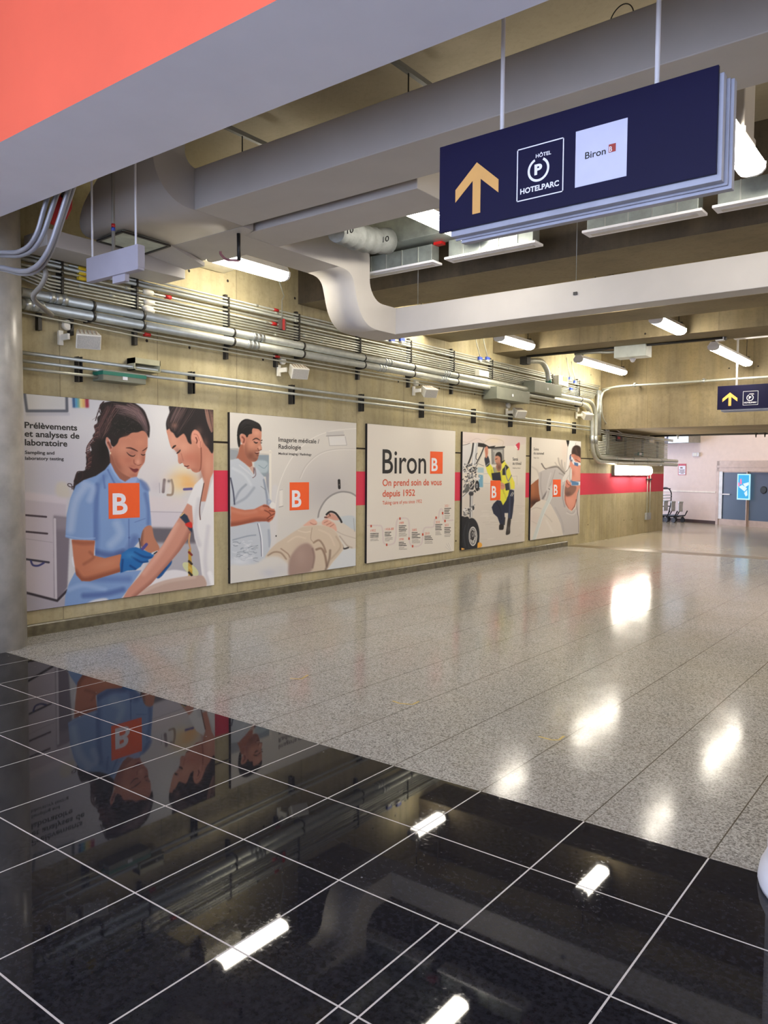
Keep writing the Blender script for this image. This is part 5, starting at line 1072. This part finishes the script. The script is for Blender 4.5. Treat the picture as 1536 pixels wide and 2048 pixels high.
em = p.fill([(236, 500), (255, 468), (300, 462), (345, 500), (352, 560), (330, 670), (290, 660), (255, 600)], (202, 138, 116), 4); p.stroke([(285, 520), (320, 560), (310, 620)], 34, (122, 66, 54), 12, .8, em)
hm = p.fill([(192, 620), (184, 470), (198, 350), (228, 265), (285, 200), (360, 172), (450, 188), (545, 226), (612, 268), (650, 340), (652, 402), (640, 412), (600, 372), (540, 356), (488, 352), (470, 400), (468, 452), (410, 470), (385, 520), (362, 520), (345, 484), (300, 458), (252, 462), (232, 510), (250, 600), (240, 690), (215, 715)], (26, 24, 26), 3)
p.strands([(230, 300), (340, 200), (480, 210), (600, 290)], [(260, 420), (340, 330), (440, 330), (520, 350)], 30, 8, [(66, 64, 66), (12, 12, 14), (50, 46, 46)], 8, .5, hm, 31)
# scrubs
SC = (188, 195, 202)
p.frame(*G1)
sm_ = p.fill([(90, 372), (140, 358), (190, 396), (238, 462), (248, 408), (300, 470), (326, 560), (347, 640), (330, 690), (345, 860), (330, 950), (300, 1010), (90, 1030)], SC, 2, sm=False)
for q, w_, c, a in (([(120, 620), (150, 560), (190, 520)], 14, (140, 148, 162), .7), ([(120, 640), (190, 600), (240, 540)], 16, (146, 154, 168), .6), ([(300, 490), (318, 590), (322, 640)], 12, (130, 140, 156), .8), ([(110, 420), (180, 460), (220, 520)], 16, (206, 212, 216), .6), ([(150, 400), (200, 440), (236, 470)], 8, (206, 208, 212), .8), ([(245, 412), (250, 460), (232, 478)], 5, (110, 80, 84), .8), ([(96, 480), (112, 560), (120, 640)], 8, (52, 56, 76), .9), ([(104, 720), (230, 740), (330, 715)], 30, (140, 150, 168), .6), ([(110, 860), (200, 836), (250, 830)], 8, (140, 150, 164), .8), ([(270, 760), (288, 850), (292, 960)], 7, (226, 228, 232), .9), ([(262, 760), (280, 850), (286, 960)], 4, (70, 72, 92), .8), ([(330, 800), (336, 900)], 14, (156, 164, 178), .8), ([(282, 530), (310, 552)], 4, (120, 120, 124), .7)): p.stroke(q, w_, c, w_ * .6, a, sm_)
g_ = np.random.default_rng(5)
for i in range(46):
    x, y = g_.uniform(105, 245), g_.uniform(868, 985); L_ = g_.uniform(12, 40); a = g_.uniform(-.5, .5)
    p.stroke([(x, y), (x + L_ * .5, y + 7 * math.sin(a * 5)), (x + L_, y + L_ * a)], g_.uniform(3, 7), (132, 140, 152) if i % 2 else (214, 218, 222), 3, .7, sm_)
p.frame(*GA); p.fill([(425, 1108), (480, 1085), (504, 1100), (508, 1224), (478, 1190)], (196, 160, 146), 4); p.fill([(500, 1110), (520, 1120), (515, 1220), (502, 1224)], (96, 74, 82), 3)
p.frame(*GB)
am = p.fill([(36, 188), (110, 214), (200, 232), (310, 222), (370, 192), (425, 165), (465, 172), (490, 200), (545, 225), (556, 255), (546, 300), (520, 345), (480, 374), (450, 362), (330, 366), (200, 394), (100, 416), (36, 424)], (190, 114, 88), 3, sm=False)
p.stroke([(40, 400), (160, 388), (330, 350), (450, 352)], 60, (134, 72, 54), 40, .75, am); p.stroke([(60, 240), (200, 270), (330, 250)], 40, (206, 138, 112), 30, .6, am)
for q in ([(415, 185), (470, 190), (480, 205)], [(430, 235), (480, 260), (500, 285)], [(460, 330), (500, 300), (545, 275)], [(485, 240), (545, 250)], [(470, 350), (520, 320)]): p.stroke(q, 14, (110, 54, 42), 8, .75, am)
p.blob(400, 215, 30, 20, (214, 150, 126), .6, am); p.ell(522, 178, 34, 40, (226, 224, 218), .85); p.stroke([(460, 110), (500, 130), (470, 170)], 20, (150, 162, 186), 8, .7)
# patient
p.fill([(1150, 930), (1350, 690), (1500, 670), (1500, 900), (1150, 940)], (206, 210, 212), 3, sm=False); p.fill([(1250, 330), (1330, 305), (1475, 312), (1490, 500), (1320, 400)], (188, 196, 200), 5); p.fill([(1010, 360), (1060, 318), (1130, 315), (1120, 380), (1040, 390)], (206, 206, 204), 4)
tm = p.fill([(850, 440), (900, 390), (980, 362), (1060, 372), (1110, 350), (1210, 345), (1330, 380), (1430, 445), (1500, 500), (1500, 660), (1430, 676), (1380, 650), (1310, 560), (1250, 500), (1100, 440)], (208, 199, 186), 3)
p.stroke([(1270, 480), (1350, 520), (1480, 560)], 10, (178, 166, 152), 8, .7, tm); p.stroke([(1300, 540), (1380, 640), (1440, 670)], 20, (160, 146, 132), 14, .7, tm); p.stroke([(1330, 640), (1350, 680), (1400, 668)], 18, (46, 42, 42), 6, .9)
pm = p.fill([(440, 790), (480, 710), (560, 625), (660, 560), (770, 485), (880, 430), (1050, 410), (1180, 432), (1265, 500), (1305, 580), (1345, 660), (1300, 740), (1220, 830), (1140, 930), (1000, 945), (850, 960), (740, 975), (700, 900), (560, 800)], (203, 187, 166), 3)
for q, w_, c, a in (([(470, 760), (540, 720), (620, 730), (680, 800)], 18, (146, 122, 104), .8), ([(620, 680), (700, 740), (720, 780)], 14, (150, 124, 106), .8), ([(1000, 610), (1060, 582), (1110, 640), (1140, 720)], 20, (140, 116, 98), .8), ([(1030, 690), (1090, 680), (1130, 760), (1150, 880)], 24, (128, 102, 86), .8), ([(980, 440), (965, 560), (990, 600)], 9, (166, 146, 126), .8), ([(1260, 540), (1310, 660), (1200, 800)], 20, (178, 158, 138), .7), ([(820, 470), (900, 490), (960, 480)], 12, (222, 208, 190), .7), ([(700, 600), (800, 540), (900, 560)], 18, (216, 200, 180), .7), ([(1190, 700), (1180, 800), (1140, 920)], 24, (120, 100, 88), .7), ([(1060, 460), (1180, 520), (1240, 640)], 20, (214, 198, 178), .7)): p.stroke(q, w_, c, w_ * .7, a, pm)
p.fill([(30, 880), (160, 870), (330, 850), (450, 780), (580, 770), (680, 830), (720, 900), (760, 1000), (30, 1110)], (210, 208, 202), 14); p.blob(480, 960, 90, 50, (190, 192, 200), .8); p.blob(140, 830, 110, 36, (222, 226, 230), .7); p.blob(620, 920, 90, 60, (198, 198, 200), .6)
p.fill([(715, 1000), (712, 830), (750, 740), (830, 650), (920, 615), (985, 660), (1010, 760), (990, 880), (960, 950), (850, 975)], (160, 136, 126), 12); p.stroke([(985, 680), (1005, 780), (985, 900)], 22, (134, 110, 102), 14, .7); p.blob(850, 760, 70, 120, (174, 150, 138), .6)
hm = p.fill([(880, 415), (910, 385), (960, 348), (1000, 338), (1036, 368), (1030, 402), (960, 412)], (218, 172, 152), 4); p.stroke([(960, 380), (1000, 400), (1030, 395)], 10, (160, 106, 90), 6, .7, hm)
hm = p.fill([(1094, 396), (1110, 350), (1155, 338), (1200, 360), (1250, 400), (1266, 480), (1215, 446), (1150, 420)], (216, 168, 148), 4)
for q in ([(1120, 380), (1160, 360)], [(1150, 405), (1200, 380)], [(1190, 425), (1230, 400)]): p.stroke(q, 9, (158, 104, 88), 6, .7, hm)
hm = p.fill([(1124, 318), (1150, 296), (1185, 268), (1240, 282), (1296, 345), (1240, 350), (1180, 332), (1130, 330)], (202, 152, 134), 4); p.stroke([(1128, 316), (1150, 318)], 16, (70, 44, 40), 6, .8); p.stroke([(1180, 280), (1190, 300)], 14, (80, 54, 48), 6, .8); p.stroke([(1190, 290), (1160, 322)], 10, (140, 92, 80), 6, .7)
p.stroke([(1148, 284), (1190, 252), (1250, 268), (1300, 330), (1322, 372)], 22, (30, 28, 30), 6, .95); p.stroke([(1462, 330), (1472, 480)], 8, (150, 150, 150), 6, .7)
P2 = poster(1, ((459.8, 824, 1166), (712, 846, 1133)), 'p', 'medical imaging poster with a standing man and a patient lying at a scanner', p, (380, 470))
ptext(P2, GA, [('Imagerie médicale /', (980, 607), (980, 520), (1760, 640), .012), ('Radiologie', (980, 742), (980, 655), (1410, 757), .012), ('Medical Imaging / Radiology', (978, 857), (978, 812), (1613, 882), .016)], MKV)
plogo(P2, G1, [(458, 506), (577, 505), (578, 674), (459, 678)], [(472, 660), (470, 555), (530, 657)])

# ---- poster 3: timeline
Q = (725, 840, 7.0615)
p = Paint(728, 842, 916, 1132, 5); p.a[:] = (216, 210, 199); p.frame(*Q)
p.stroke([(75, 1490), (220, 1490), (265, 1500), (285, 1560), (290, 1660), (300, 1730), (345, 1762), (410, 1755), (455, 1720), (475, 1600), (478, 1470), (500, 1400), (545, 1388), (610, 1386), (645, 1410), (658, 1480), (660, 1680), (680, 1760), (720, 1785), (790, 1780), (835, 1740), (850, 1650), (858, 1570), (890, 1520), (980, 1515), (1010, 1490), (1018, 1410), (1050, 1385), (1075, 1370), (1085, 1300), (1105, 1258), (1128, 1270), (1135, 1340), (1140, 1400), (1165, 1420), (1275, 1415)], 22, (208, 196, 192), 2)
for x, y in ((122, 1498), (342, 1762), (530, 1393), (657, 1675), (708, 1782), (851, 1617), (1039, 1380), (1131, 1316), (1165, 1427)): p.fill([(x - 10, y - 17), (x + 10, y - 17), (x + 10, y + 17), (x - 10, y + 17)], (184, 70, 44), 1, sm=False)
g_ = np.random.default_rng(9)
for x, y, n1, n2 in ((113, 1605, 3, 2), (318, 1588, 3, 3), (517, 1496, 4, 3), (517, 1728, 3, 2), (700, 1592, 4, 3), (880, 1643, 3, 2), (1032, 1478, 4, 3), (1160, 1250, 4, 3), (1160, 1522, 4, 2)):
    yy = y
    for k in range(n1 + n2):
        w_ = g_.uniform(62, 118) if x < 1000 else g_.uniform(55, 92); xx = x
        while xx < x + w_:
            e = min(xx + g_.uniform(9, 26), x + w_); p.stroke([(xx, yy - .03 * (xx - x)), (e, yy - .03 * (e - x))], 11 if k < n1 else 7, (48, 46, 44) if k < n1 else (122, 116, 110), 3, .9); xx = e + 5
        yy += 24 if k < n1 - 1 else (30 if k == n1 - 1 else 20)
for q in ([(1190, 1750), (1245, 1845)], [(1175, 1790), (1235, 1845)], [(1215, 1740), (1255, 1840)]): p.stroke(q, 8, (182, 176, 168), 6, .8); p.stroke([(a + 9, b_) for a, b_ in q], 6, (236, 232, 224), 5, .8)
P3 = poster(2, ((733.8, 848, 1126), (909.5, 861, 1103)), 'p', 'white company timeline poster with large black name and orange lettering', p, (300, 420))
ptext(P3, Q, [('Biron', (280, 755), (280, 412), (897, 757), .008)], MKV)
ptext(P3, Q, [('On prend soin de vous', (282, 934), (282, 836), (1117, 922), .016), ('depuis 1952', (282, 1086), (282, 990), (740, 1073), .018), ('Taking care of you since 1952', (280, 1196), (280, 1145), (837, 1172), .006)] + [(s_, (x, y), (x, y - 32), (x2, y - 3), .0) for s_, x, y, x2 in (('1952', 113, 1580, 185), ('1958-88', 318, 1562, 438), ('1989', 517, 1472, 582), ('1998', 517, 1704, 580), ('2005', 700, 1571, 765), ('2010', 880, 1621, 943), ('2018', 1032, 1460, 1090), ('2021', 1160, 1229, 1217), ('2022', 1158, 1502, 1215))], MRG)
plogo(P3, Q, [(957, 443), (1133, 450), (1130, 760), (953, 758)], [(972, 722), (972, 536), (1060, 722)])

# ---- poster 4: aircraft mechanic
H_ = (915, 855, 8.193)
p = Paint(915, 856, 1058, 1106, 5); p.a[:] = (214, 207, 194); p.frame(*H_)
p.fill([(60, 960), (700, 930), (1120, 940), (1120, 2000), (60, 2030)], (203, 196, 186), 60, sm=False); p.blob(800, 780, 250, 160, (224, 216, 202), .7)
g_ = np.random.default_rng(2)
for i in range(60):
    x, y = g_.uniform(350, 1090), g_.uniform(1250, 1900); p.stroke([(x, y), (x + g_.uniform(40, 130), y - g_.uniform(-8, 14))], g_.uniform(6, 14), (188, 181, 170) if i % 2 else (216, 210, 200), 9, .5)
p.fill([(330, 650), (430, 660), (430, 745), (330, 740)], (160, 184, 192), 5, sm=False); p.fill([(345, 770), (418, 780), (418, 978), (350, 978)], (112, 160, 184), 5, sm=False); p.stroke([(420, 760), (540, 770), (540, 910), (430, 912)], 7, (176, 180, 178), 4); p.stroke([(330, 590), (430, 630)], 8, (120, 118, 112), 4); p.stroke([(880, 800), (975, 795), (975, 940)], 5, (178, 170, 158), 4, sm=False)
p.fill([(550, 340), (760, 330), (762, 600), (560, 605)], (128, 126, 122), 3, sm=False); p.fill([(580, 370), (740, 362), (742, 590), (590, 590)], (174, 172, 166), 4, sm=False); p.stroke([(596, 400), (596, 580)], 8, (90, 88, 86), 4)
p.fill([(775, 300), (970, 310), (968, 580), (780, 560)], (220, 214, 202), 5, sm=False)
p.fill([(70, 60), (1120, 155), (1120, 270), (970, 300), (780, 300), (620, 298), (520, 310), (450, 280), (400, 255), (330, 245), (250, 262), (70, 290)], (211, 199, 192), 3, sm=False); p.blob(600, 210, 120, 70, (222, 206, 176), .7); p.blob(250, 180, 140, 60, (206, 190, 184), .7); p.stroke([(430, 250), (560, 180), (740, 220), (740, 300)], 12, (196, 180, 160), 9, .7); p.stroke([(80, 232), (180, 240), (320, 180), (420, 240)], 8, (180, 168, 162), 5, .7)
p.fill([(330, 248), (430, 262), (520, 312), (625, 298), (600, 322), (780, 306), (772, 334), (600, 345), (500, 345), (440, 326), (330, 312)], (34, 32, 32), 3, sm=False)
p.fill([(955, 285), (1012, 246), (1020, 300), (1006, 366), (980, 362), (972, 310)], (206, 56, 78), 3); p.stroke([(940, 300), (985, 350)], 14, (238, 220, 220), 5)
p.fill([(70, 290), (230, 258), (220, 430), (160, 590), (70, 740)], (204, 202, 200), 4, sm=False); p.stroke([(75, 292), (140, 280), (200, 258)], 8, (90, 86, 84), 4)
p.fill([(268, 250), (340, 250), (322, 420), (300, 640), (230, 600), (240, 440)], (188, 188, 188), 3, sm=False); p.stroke([(258, 262), (236, 420), (190, 560), (150, 650)], 26, (48, 48, 50), 6); p.stroke([(290, 270), (270, 440), (262, 600)], 14, (220, 220, 220), 7); p.stroke([(430, 330), (380, 450), (310, 590)], 18, (46, 46, 48), 4); p.stroke([(446, 320), (392, 460), (330, 600)], 7, (150, 150, 150), 3); p.stroke([(322, 420), (306, 450), (304, 510), (325, 530)], 10, (40, 40, 42), 4)
for i in range(150):
    x, y = g_.normal(215, 62), g_.uniform(590, 1060); x = min(max(x, 95), 345); c = [(44, 44, 48), (206, 206, 206), (110, 110, 112), (70, 72, 78), (168, 168, 168), (30, 30, 32)][g_.integers(6)]
    a = g_.uniform(0, 3.1); L_ = g_.uniform(10, 44); p.stroke([(x, y), (x + L_ * math.cos(a), y + L_ * math.sin(a))], g_.uniform(7, 24), c, 3, .92)
p.ell(322, 955, 36, 90, (26, 26, 28)); p.ell(318, 955, 17, 42, (150, 150, 152)); p.ell(318, 955, 8, 18, (60, 60, 62)); p.fill([(270, 820), (370, 822), (366, 850), (280, 850)], (214, 212, 210), 3, sm=False); p.fill([(100, 1040), (190, 900), (190, 1060), (110, 1070)], (92, 94, 92), 4, sm=False)
p.fill([(196, 1040), (262, 1040), (254, 1110), (240, 1480), (206, 1480), (200, 1110)], (150, 149, 148), 3, sm=False); p.stroke([(208, 1060), (204, 1470)], 14, (70, 70, 74), 5); p.stroke([(236, 1110), (228, 1470)], 12, (216, 216, 214), 6); p.fill([(190, 1060), (258, 1060), (252, 1112), (196, 1112)], (52, 52, 56), 4)
p.stroke([(80, 1160), (190, 1050)], 16, (200, 200, 200), 4); p.stroke([(85, 1130), (160, 1060)], 8, (60, 60, 62), 4)
for i in range(50):
    x, y = g_.uniform(85, 262), 0; y = 1400 - (x - 85) * .45 + g_.normal(0, 32); c = [(44, 44, 48), (214, 212, 208), (120, 120, 120), (176, 176, 172)][g_.integers(4)]; p.stroke([(x, y), (x + g_.uniform(8, 28), y - g_.uniform(-4, 18))], g_.uniform(8, 22), c, 3, .92)
p.ell(258, 1318, 18, 38, (50, 50, 52)); p.ell(110, 1350, 26, 24, (214, 212, 208))
p.fill([(55, 1500), (120, 1466), (190, 1490), (180, 1760), (150, 1990), (55, 1980)], (28, 30, 34), 3)
tm = p.fill([(100, 1985), (78, 1850), (90, 1680), (140, 1540), (210, 1488), (270, 1496), (325, 1570), (356, 1690), (356, 1840), (332, 1962), (262, 1992), (190, 1998)], (34, 37, 42), 3); p.stroke([(130, 1600), (104, 1760), (130, 1950)], 8, (66, 72, 78), 5, .7, tm); p.stroke([(190, 1560), (160, 1760), (190, 1970)], 8, (64, 70, 76), 5, .7, tm)
p.ell(252, 1782, 70, 162, (196, 194, 190)); p.ell(250, 1782, 58, 140, (110, 110, 112)); p.ell(250, 1780, 50, 122, (182, 180, 176)); p.ell(244, 1765, 36, 90, (56, 56, 58)); p.ell(250, 1750, 18, 46, (150, 148, 146)); p.ell(246, 1750, 9, 24, (30, 30, 32))
for a in range(7): p.ell(250 + 40 * math.cos(a * .9), 1780 + 98 * math.sin(a * .9), 7, 14, (70, 70, 72))
p.fill([(335, 1890), (380, 1888), (402, 1915), (392, 1956), (330, 1972)], (226, 164, 66), 3); p.fill([(60, 1972), (120, 1992), (60, 2008)], (226, 168, 84), 3)
# mechanic
NV = (32, 40, 60)
lm = p.fill([(560, 1310), (590, 1250), (650, 1190), (760, 1210), (830, 1120), (850, 1010), (925, 1030), (926, 1200), (905, 1400), (888, 1500), (826, 1500), (830, 1400), (770, 1402), (775, 1520), (752, 1600), (700, 1596), (655, 1470), (590, 1410)], NV, 3, sm=False)
p.stroke([(860, 1080), (855, 1280), (850, 1480)], 24, (66, 78, 104), 14, .7, lm); p.stroke([(640, 1240), (700, 1330), (720, 1500)], 20, (20, 26, 42), 12, .7, lm); p.stroke([(900, 1060), (870, 1120)], 10, (216, 216, 206), 3, .9); p.stroke([(918, 1070), (892, 1125)], 9, (216, 216, 206), 3, .9)
p.fill([(690, 1590), (755, 1594), (752, 1668), (712, 1678), (682, 1668)], (30, 29, 30), 3); p.fill([(826, 1498), (874, 1500), (862, 1640), (860, 1730), (820, 1758), (792, 1748), (806, 1640)], (44, 41, 40), 3); p.blob(835, 1660, 24, 50, (110, 106, 100), .6); p.stroke([(775, 1480), (765, 1590)], 22, (44, 44, 50), 6, .9)
YE = (216, 212, 66)
jm = p.fill([(465, 650), (535, 600), (580, 660), (640, 690), (720, 700), (735, 580), (775, 560), (850, 660), (885, 790), (935, 900), (935, 1005), (850, 1010), (840, 1060), (800, 1190), (745, 1275), (720, 1220), (700, 1185), (700, 880), (560, 860), (540, 815), (490, 740)], YE, 3, sm=False)
p.stroke([(560, 700), (570, 790)], 26, (176, 172, 52), 16, .7, jm); p.stroke([(720, 720), (720, 900), (760, 1080)], 20, (180, 176, 54), 16, .7, jm); p.stroke([(900, 860), (905, 980)], 24, (232, 208, 84), 14, .7, jm); p.stroke([(770, 1080), (790, 1160)], 20, (190, 186, 66), 12, .7, jm)
p.fill([(735, 690), (790, 608), (842, 652), (800, 700), (796, 780), (735, 780)], (38, 40, 48), 3, sm=False); p.stroke([(784, 640), (796, 790), (830, 880)], 16, (138, 142, 138), 4); p.stroke([(884, 785), (836, 880)], 18, (128, 134, 132), 4); p.stroke([(590, 660), (606, 730)], 18, (120, 124, 118), 5); p.fill([(585, 660), (640, 660), (660, 720), (600, 740)], (150, 148, 134), 4, .8)
p.fill([(444, 500), (496, 462), (530, 590), (474, 645), (452, 580)], (42, 46, 58), 3); p.stroke([(468, 628), (524, 580)], 18, (130, 134, 132), 4); p.fill([(775, 925), (850, 900), (862, 1020), (792, 1034)], (50, 54, 64), 3, sm=False); p.stroke([(852, 905), (864, 1015)], 16, (140, 144, 138), 4)
p.fill([(445, 350), (470, 310), (496, 322), (502, 400), (490, 480), (462, 500), (452, 430)], (196, 132, 108), 3); p.stroke([(466, 350), (480, 440)], 8, (150, 92, 74), 5, .7)
fm = p.fill([(612, 540), (616, 480), (640, 425), (700, 420), (722, 500), (722, 610), (712, 690), (680, 725), (650, 700), (628, 640), (640, 610)], (196, 138, 112), 3); p.blob(680, 650, 40, 60, (92, 64, 52), .85, fm); p.blob(640, 600, 20, 20, (110, 76, 62), .7, fm); p.stroke([(622, 520), (650, 512)], 12, (60, 40, 34), 5, .8); p.fill([(622, 468), (640, 418), (690, 402), (724, 440), (730, 540), (722, 590), (705, 560), (700, 490), (660, 462)], (38, 34, 32), 3)
p.fill([(735, 560), (775, 535), (770, 640), (735, 670), (728, 620)], (222, 216, 76), 3); p.fill([(724, 560), (772, 535), (770, 548), (730, 590)], (40, 42, 50), 3)
p.fill([(556, 750), (700, 728), (718, 882), (572, 862)], (36, 40, 52), 2, sm=False); p.fill([(705, 905), (760, 920), (778, 960), (768, 1005), (710, 1010)], (198, 142, 120), 3); p.stroke([(715, 950), (765, 960)], 7, (150, 96, 80), 5, .7)
P4 = poster(3, ((924, 863, 1100.3), (1050.8, 874, 1083)), 'p', 'aircraft mechanic poster with a man in yellow jacket crouching by a landing wheel', p, (240, 420))
ptext(P4, H_, [('Santé', (903, 541), (903, 490), (990, 545), .01), ('au travail', (903, 609), (903, 558), (1043, 611), .01), ('Health at Work', (903, 674), (903, 654), (1030, 676), .0)], MKV)
plogo(P4, H_, [(540, 868), (703, 868), (703, 1190), (536, 1193)], [(556, 1155), (556, 960), (635, 1155)])

# ---- poster 5: sleeping man
K_ = (1050, 865, 9.309)
p = Paint(1055, 868, 1166, 1086, 6); p.a[:] = (216, 209, 198); p.frame(*K_)
p.blob(400, 300, 300, 240, (222, 216, 206), .7); p.blob(740, 300, 60, 240, (220, 202, 190), .6); p.blob(180, 720, 120, 150, (208, 200, 190), .6)
p.fill([(830, 150), (1040, 160), (1040, 560), (840, 520), (800, 660), (756, 730), (800, 300)], (228, 226, 224), 4, sm=False); p.fill([(764, 130), (828, 130), (820, 200), (796, 272)], (22, 20, 20), 3, sm=False); p.stroke([(790, 280), (780, 500), (760, 700)], 9, (190, 184, 178), 6, .8)
for q, w_, c in (([(310, 580), (360, 660), (400, 684)], 20, (74, 66, 62)), ([(400, 684), (500, 650), (600, 640), (660, 690), (740, 770)], 34, (96, 90, 86)), ([(620, 480), (640, 580), (690, 680)], 26, (164, 156, 148)), ([(680, 520), (690, 620), (740, 740)], 26, (160, 152, 146)), ([(560, 560), (600, 620)], 20, (180, 172, 164)), ([(130, 640), (220, 700), (260, 800)], 26, (190, 182, 172)), ([(740, 560), (740, 700)], 22, (186, 180, 174)), ([(760, 730), (810, 680), (830, 620)], 12, (60, 54, 52))): p.stroke(q, w_, c, w_ * .8, .8)
am = p.fill([(100, 985), (180, 910), (250, 860), (270, 1000), (285, 1270), (210, 1300), (100, 1420)], (152, 92, 60), 3, sm=False); p.blob(190, 1320, 130, 90, (44, 24, 20), .9, am); p.blob(140, 1060, 50, 120, (176, 112, 76), .6, am)
p.fill([(100, 900), (200, 900), (250, 850), (120, 960)], (206, 198, 188), 4)
sm_ = p.fill([(258, 745), (340, 705), (430, 672), (560, 656), (640, 690), (725, 785), (750, 900), (728, 1100), (728, 1250), (760, 1350), (800, 1420), (862, 1475), (930, 1420), (970, 1340), (1000, 1500), (1005, 1900), (710, 1920), (660, 1700), (600, 1560), (480, 1340), (380, 1262), (285, 1255), (262, 1130), (250, 960)], (187, 182, 180), 3, sm=False)
for q, w_, c in (([(300, 760), (290, 1000), (330, 1200)], 26, (166, 160, 158)), ([(480, 760), (430, 940), (400, 1120)], 26, (204, 200, 198)), ([(560, 700), (500, 900), (430, 1060)], 16, (160, 154, 152)), ([(640, 760), (720, 800), (740, 860)], 24, (150, 144, 142)), ([(330, 1230), (380, 1150), (440, 1060)], 30, (96, 90, 90)), ([(720, 960), (700, 1180), (740, 1380)], 26, (150, 146, 150)), ([(780, 1500), (900, 1530), (960, 1450)], 26, (208, 204, 202)), ([(560, 1400), (680, 1640), (720, 1850)], 26, (172, 168, 168)), ([(790, 1470), (860, 1515), (930, 1470)], 8, (150, 145, 145))): p.stroke(q, w_, c, w_ * .8, .75, sm_)
p.fill([(100, 1425), (200, 1320), (310, 1252), (400, 1272), (480, 1350), (540, 1450), (610, 1600), (670, 1750), (712, 1930), (90, 2020)], (212, 204, 194), 4, sm=False); p.stroke([(110, 1440), (200, 1400), (300, 1420)], 16, (180, 168, 160), 14, .7); p.stroke([(340, 1500), (430, 1580), (500, 1660)], 20, (186, 180, 172), 16, .7); p.blob(180, 1600, 110, 140, (204, 190, 182), .6); p.stroke([(120, 1650), (220, 1700)], 10, (186, 176, 168), 9, .7); p.stroke([(400, 1640), (520, 1860)], 30, (222, 216, 208), 24, .6)
p.fill([(960, 1000), (1040, 1000), (1040, 1900), (1000, 1880), (975, 1400), (950, 1240)], (200, 192, 186), 4, sm=False); p.stroke([(1005, 1040), (965, 1250), (970, 1420), (995, 1620), (998, 1860)], 9, (70, 64, 64), 4, .8)
fm = p.fill([(855, 470), (870, 390), (900, 330), (1040, 330), (1040, 1020), (1000, 1060), (970, 1130), (960, 1260), (930, 1380), (870, 1462), (812, 1425), (758, 1340), (735, 1250), (735, 1080), (752, 960), (770, 880), (830, 810), (872, 720), (850, 670), (828, 640), (838, 560)], (216, 146, 126), 3, sm=False)
p.blob(950, 440, 70, 80, (160, 100, 78), .7, fm); p.blob(960, 720, 60, 110, (224, 152, 134), .7, fm); p.blob(880, 760, 40, 60, (186, 112, 96), .7, fm); p.blob(850, 1280, 80, 110, (222, 156, 134), .7, fm); p.stroke([(740, 1180), (750, 1300), (800, 1410)], 24, (150, 82, 66), 18, .7, fm); p.stroke([(955, 1250), (935, 1350), (880, 1440)], 20, (120, 62, 52), 14, .7, fm); p.blob(1000, 1080, 40, 60, (210, 140, 120), .5, fm)
p.fill([(738, 1110), (752, 1000), (800, 1010), (850, 985), (950, 1000), (945, 1080), (890, 1150), (820, 1186), (762, 1180)], (128, 92, 80), 8, .85); p.blob(800, 1140, 60, 40, (96, 68, 60), .7, fm); p.fill([(762, 900), (790, 960), (840, 985), (800, 1030), (760, 1000)], (206, 132, 114), 5); p.stroke([(770, 900), (800, 960), (850, 985)], 14, (120, 50, 44), 6, .8)
p.fill([(868, 400), (880, 300), (920, 250), (975, 240), (1040, 290), (1040, 470), (1000, 440), (950, 420), (910, 400)], (58, 44, 40), 8); p.strands([(900, 270), (930, 340), (960, 420)], [(1020, 270), (1010, 360), (1010, 450)], 24, 8, [(92, 70, 62), (34, 26, 26)], 6, .6, None, 41); p.stroke([(935, 240), (950, 190)], 5, (90, 76, 72), 4, .7)
p.stroke([(838, 440), (856, 410)], 18, (40, 40, 56), 5, .9); p.fill([(828, 490), (850, 440), (880, 455), (935, 545), (1040, 568), (1040, 612), (960, 612), (900, 596), (868, 540)], (224, 226, 232), 3, sm=False); p.fill([(912, 552), (990, 572), (988, 632), (920, 610)], (72, 112, 160), 3, sm=False); p.fill([(828, 470), (846, 430), (858, 470), (840, 520)], (60, 84, 130), 3); p.blob(862, 522, 20, 20, (50, 54, 70), .8); p.stroke([(940, 500), (1030, 555)], 12, (60, 34, 30), 6, .8)
p.fill([(762, 742), (800, 690), (845, 636), (872, 690), (876, 780), (868, 870), (846, 930), (815, 900), (776, 866), (720, 920), (680, 950), (700, 850)], (216, 212, 208), 4, sm=False); p.stroke([(845, 660), (830, 800), (840, 910)], 20, (180, 176, 172), 12, .8); p.stroke([(776, 870), (810, 800)], 14, (190, 186, 182), 9, .8)
p.fill([(846, 900), (1040, 906), (1040, 975), (960, 990), (866, 986)], (222, 224, 230), 3, sm=False); p.fill([(868, 902), (1000, 930), (996, 984), (868, 984)], (84, 128, 174), 4, sm=False); p.stroke([(880, 912), (1030, 908)], 9, (44, 60, 90), 4, .8); p.blob(860, 910, 18, 24, (70, 110, 160), .8)
p.stroke([(690, 950), (560, 990), (440, 1060)], 70, (196, 192, 190), 10, .9); p.stroke([(500, 1060), (460, 1220), (330, 1500), (170, 1980)], 64, (196, 204, 202), 14, .9); p.stroke([(540, 1060), (490, 1230), (350, 1520), (200, 1980)], 10, (220, 226, 224), 8, .7); p.stroke([(430, 1060), (400, 1160), (380, 1240)], 26, (206, 202, 200), 10, .8); p.stroke([(440, 1046), (460, 1060)], 12, (60, 58, 60), 5, .8)
P5 = poster(4, ((1061.5, 875, 1080), (1160.3, 882, 1067)), 'p', 'sleep care poster with a sleeping man in a breathing mask, farthest of the five', p, (220, 420))
ptext(P5, K_, [('Soins', (160, 331), (160, 280), (255, 333), .01), ('du sommeil', (160, 405), (160, 356), (352, 407), .01), ('Sleep Care', (160, 479), (160, 456), (258, 480), .0)], MKV)
plogo(P5, K_, [(520, 878), (668, 872), (662, 1195), (512, 1200)], [(532, 1165), (532, 972), (605, 1163)])
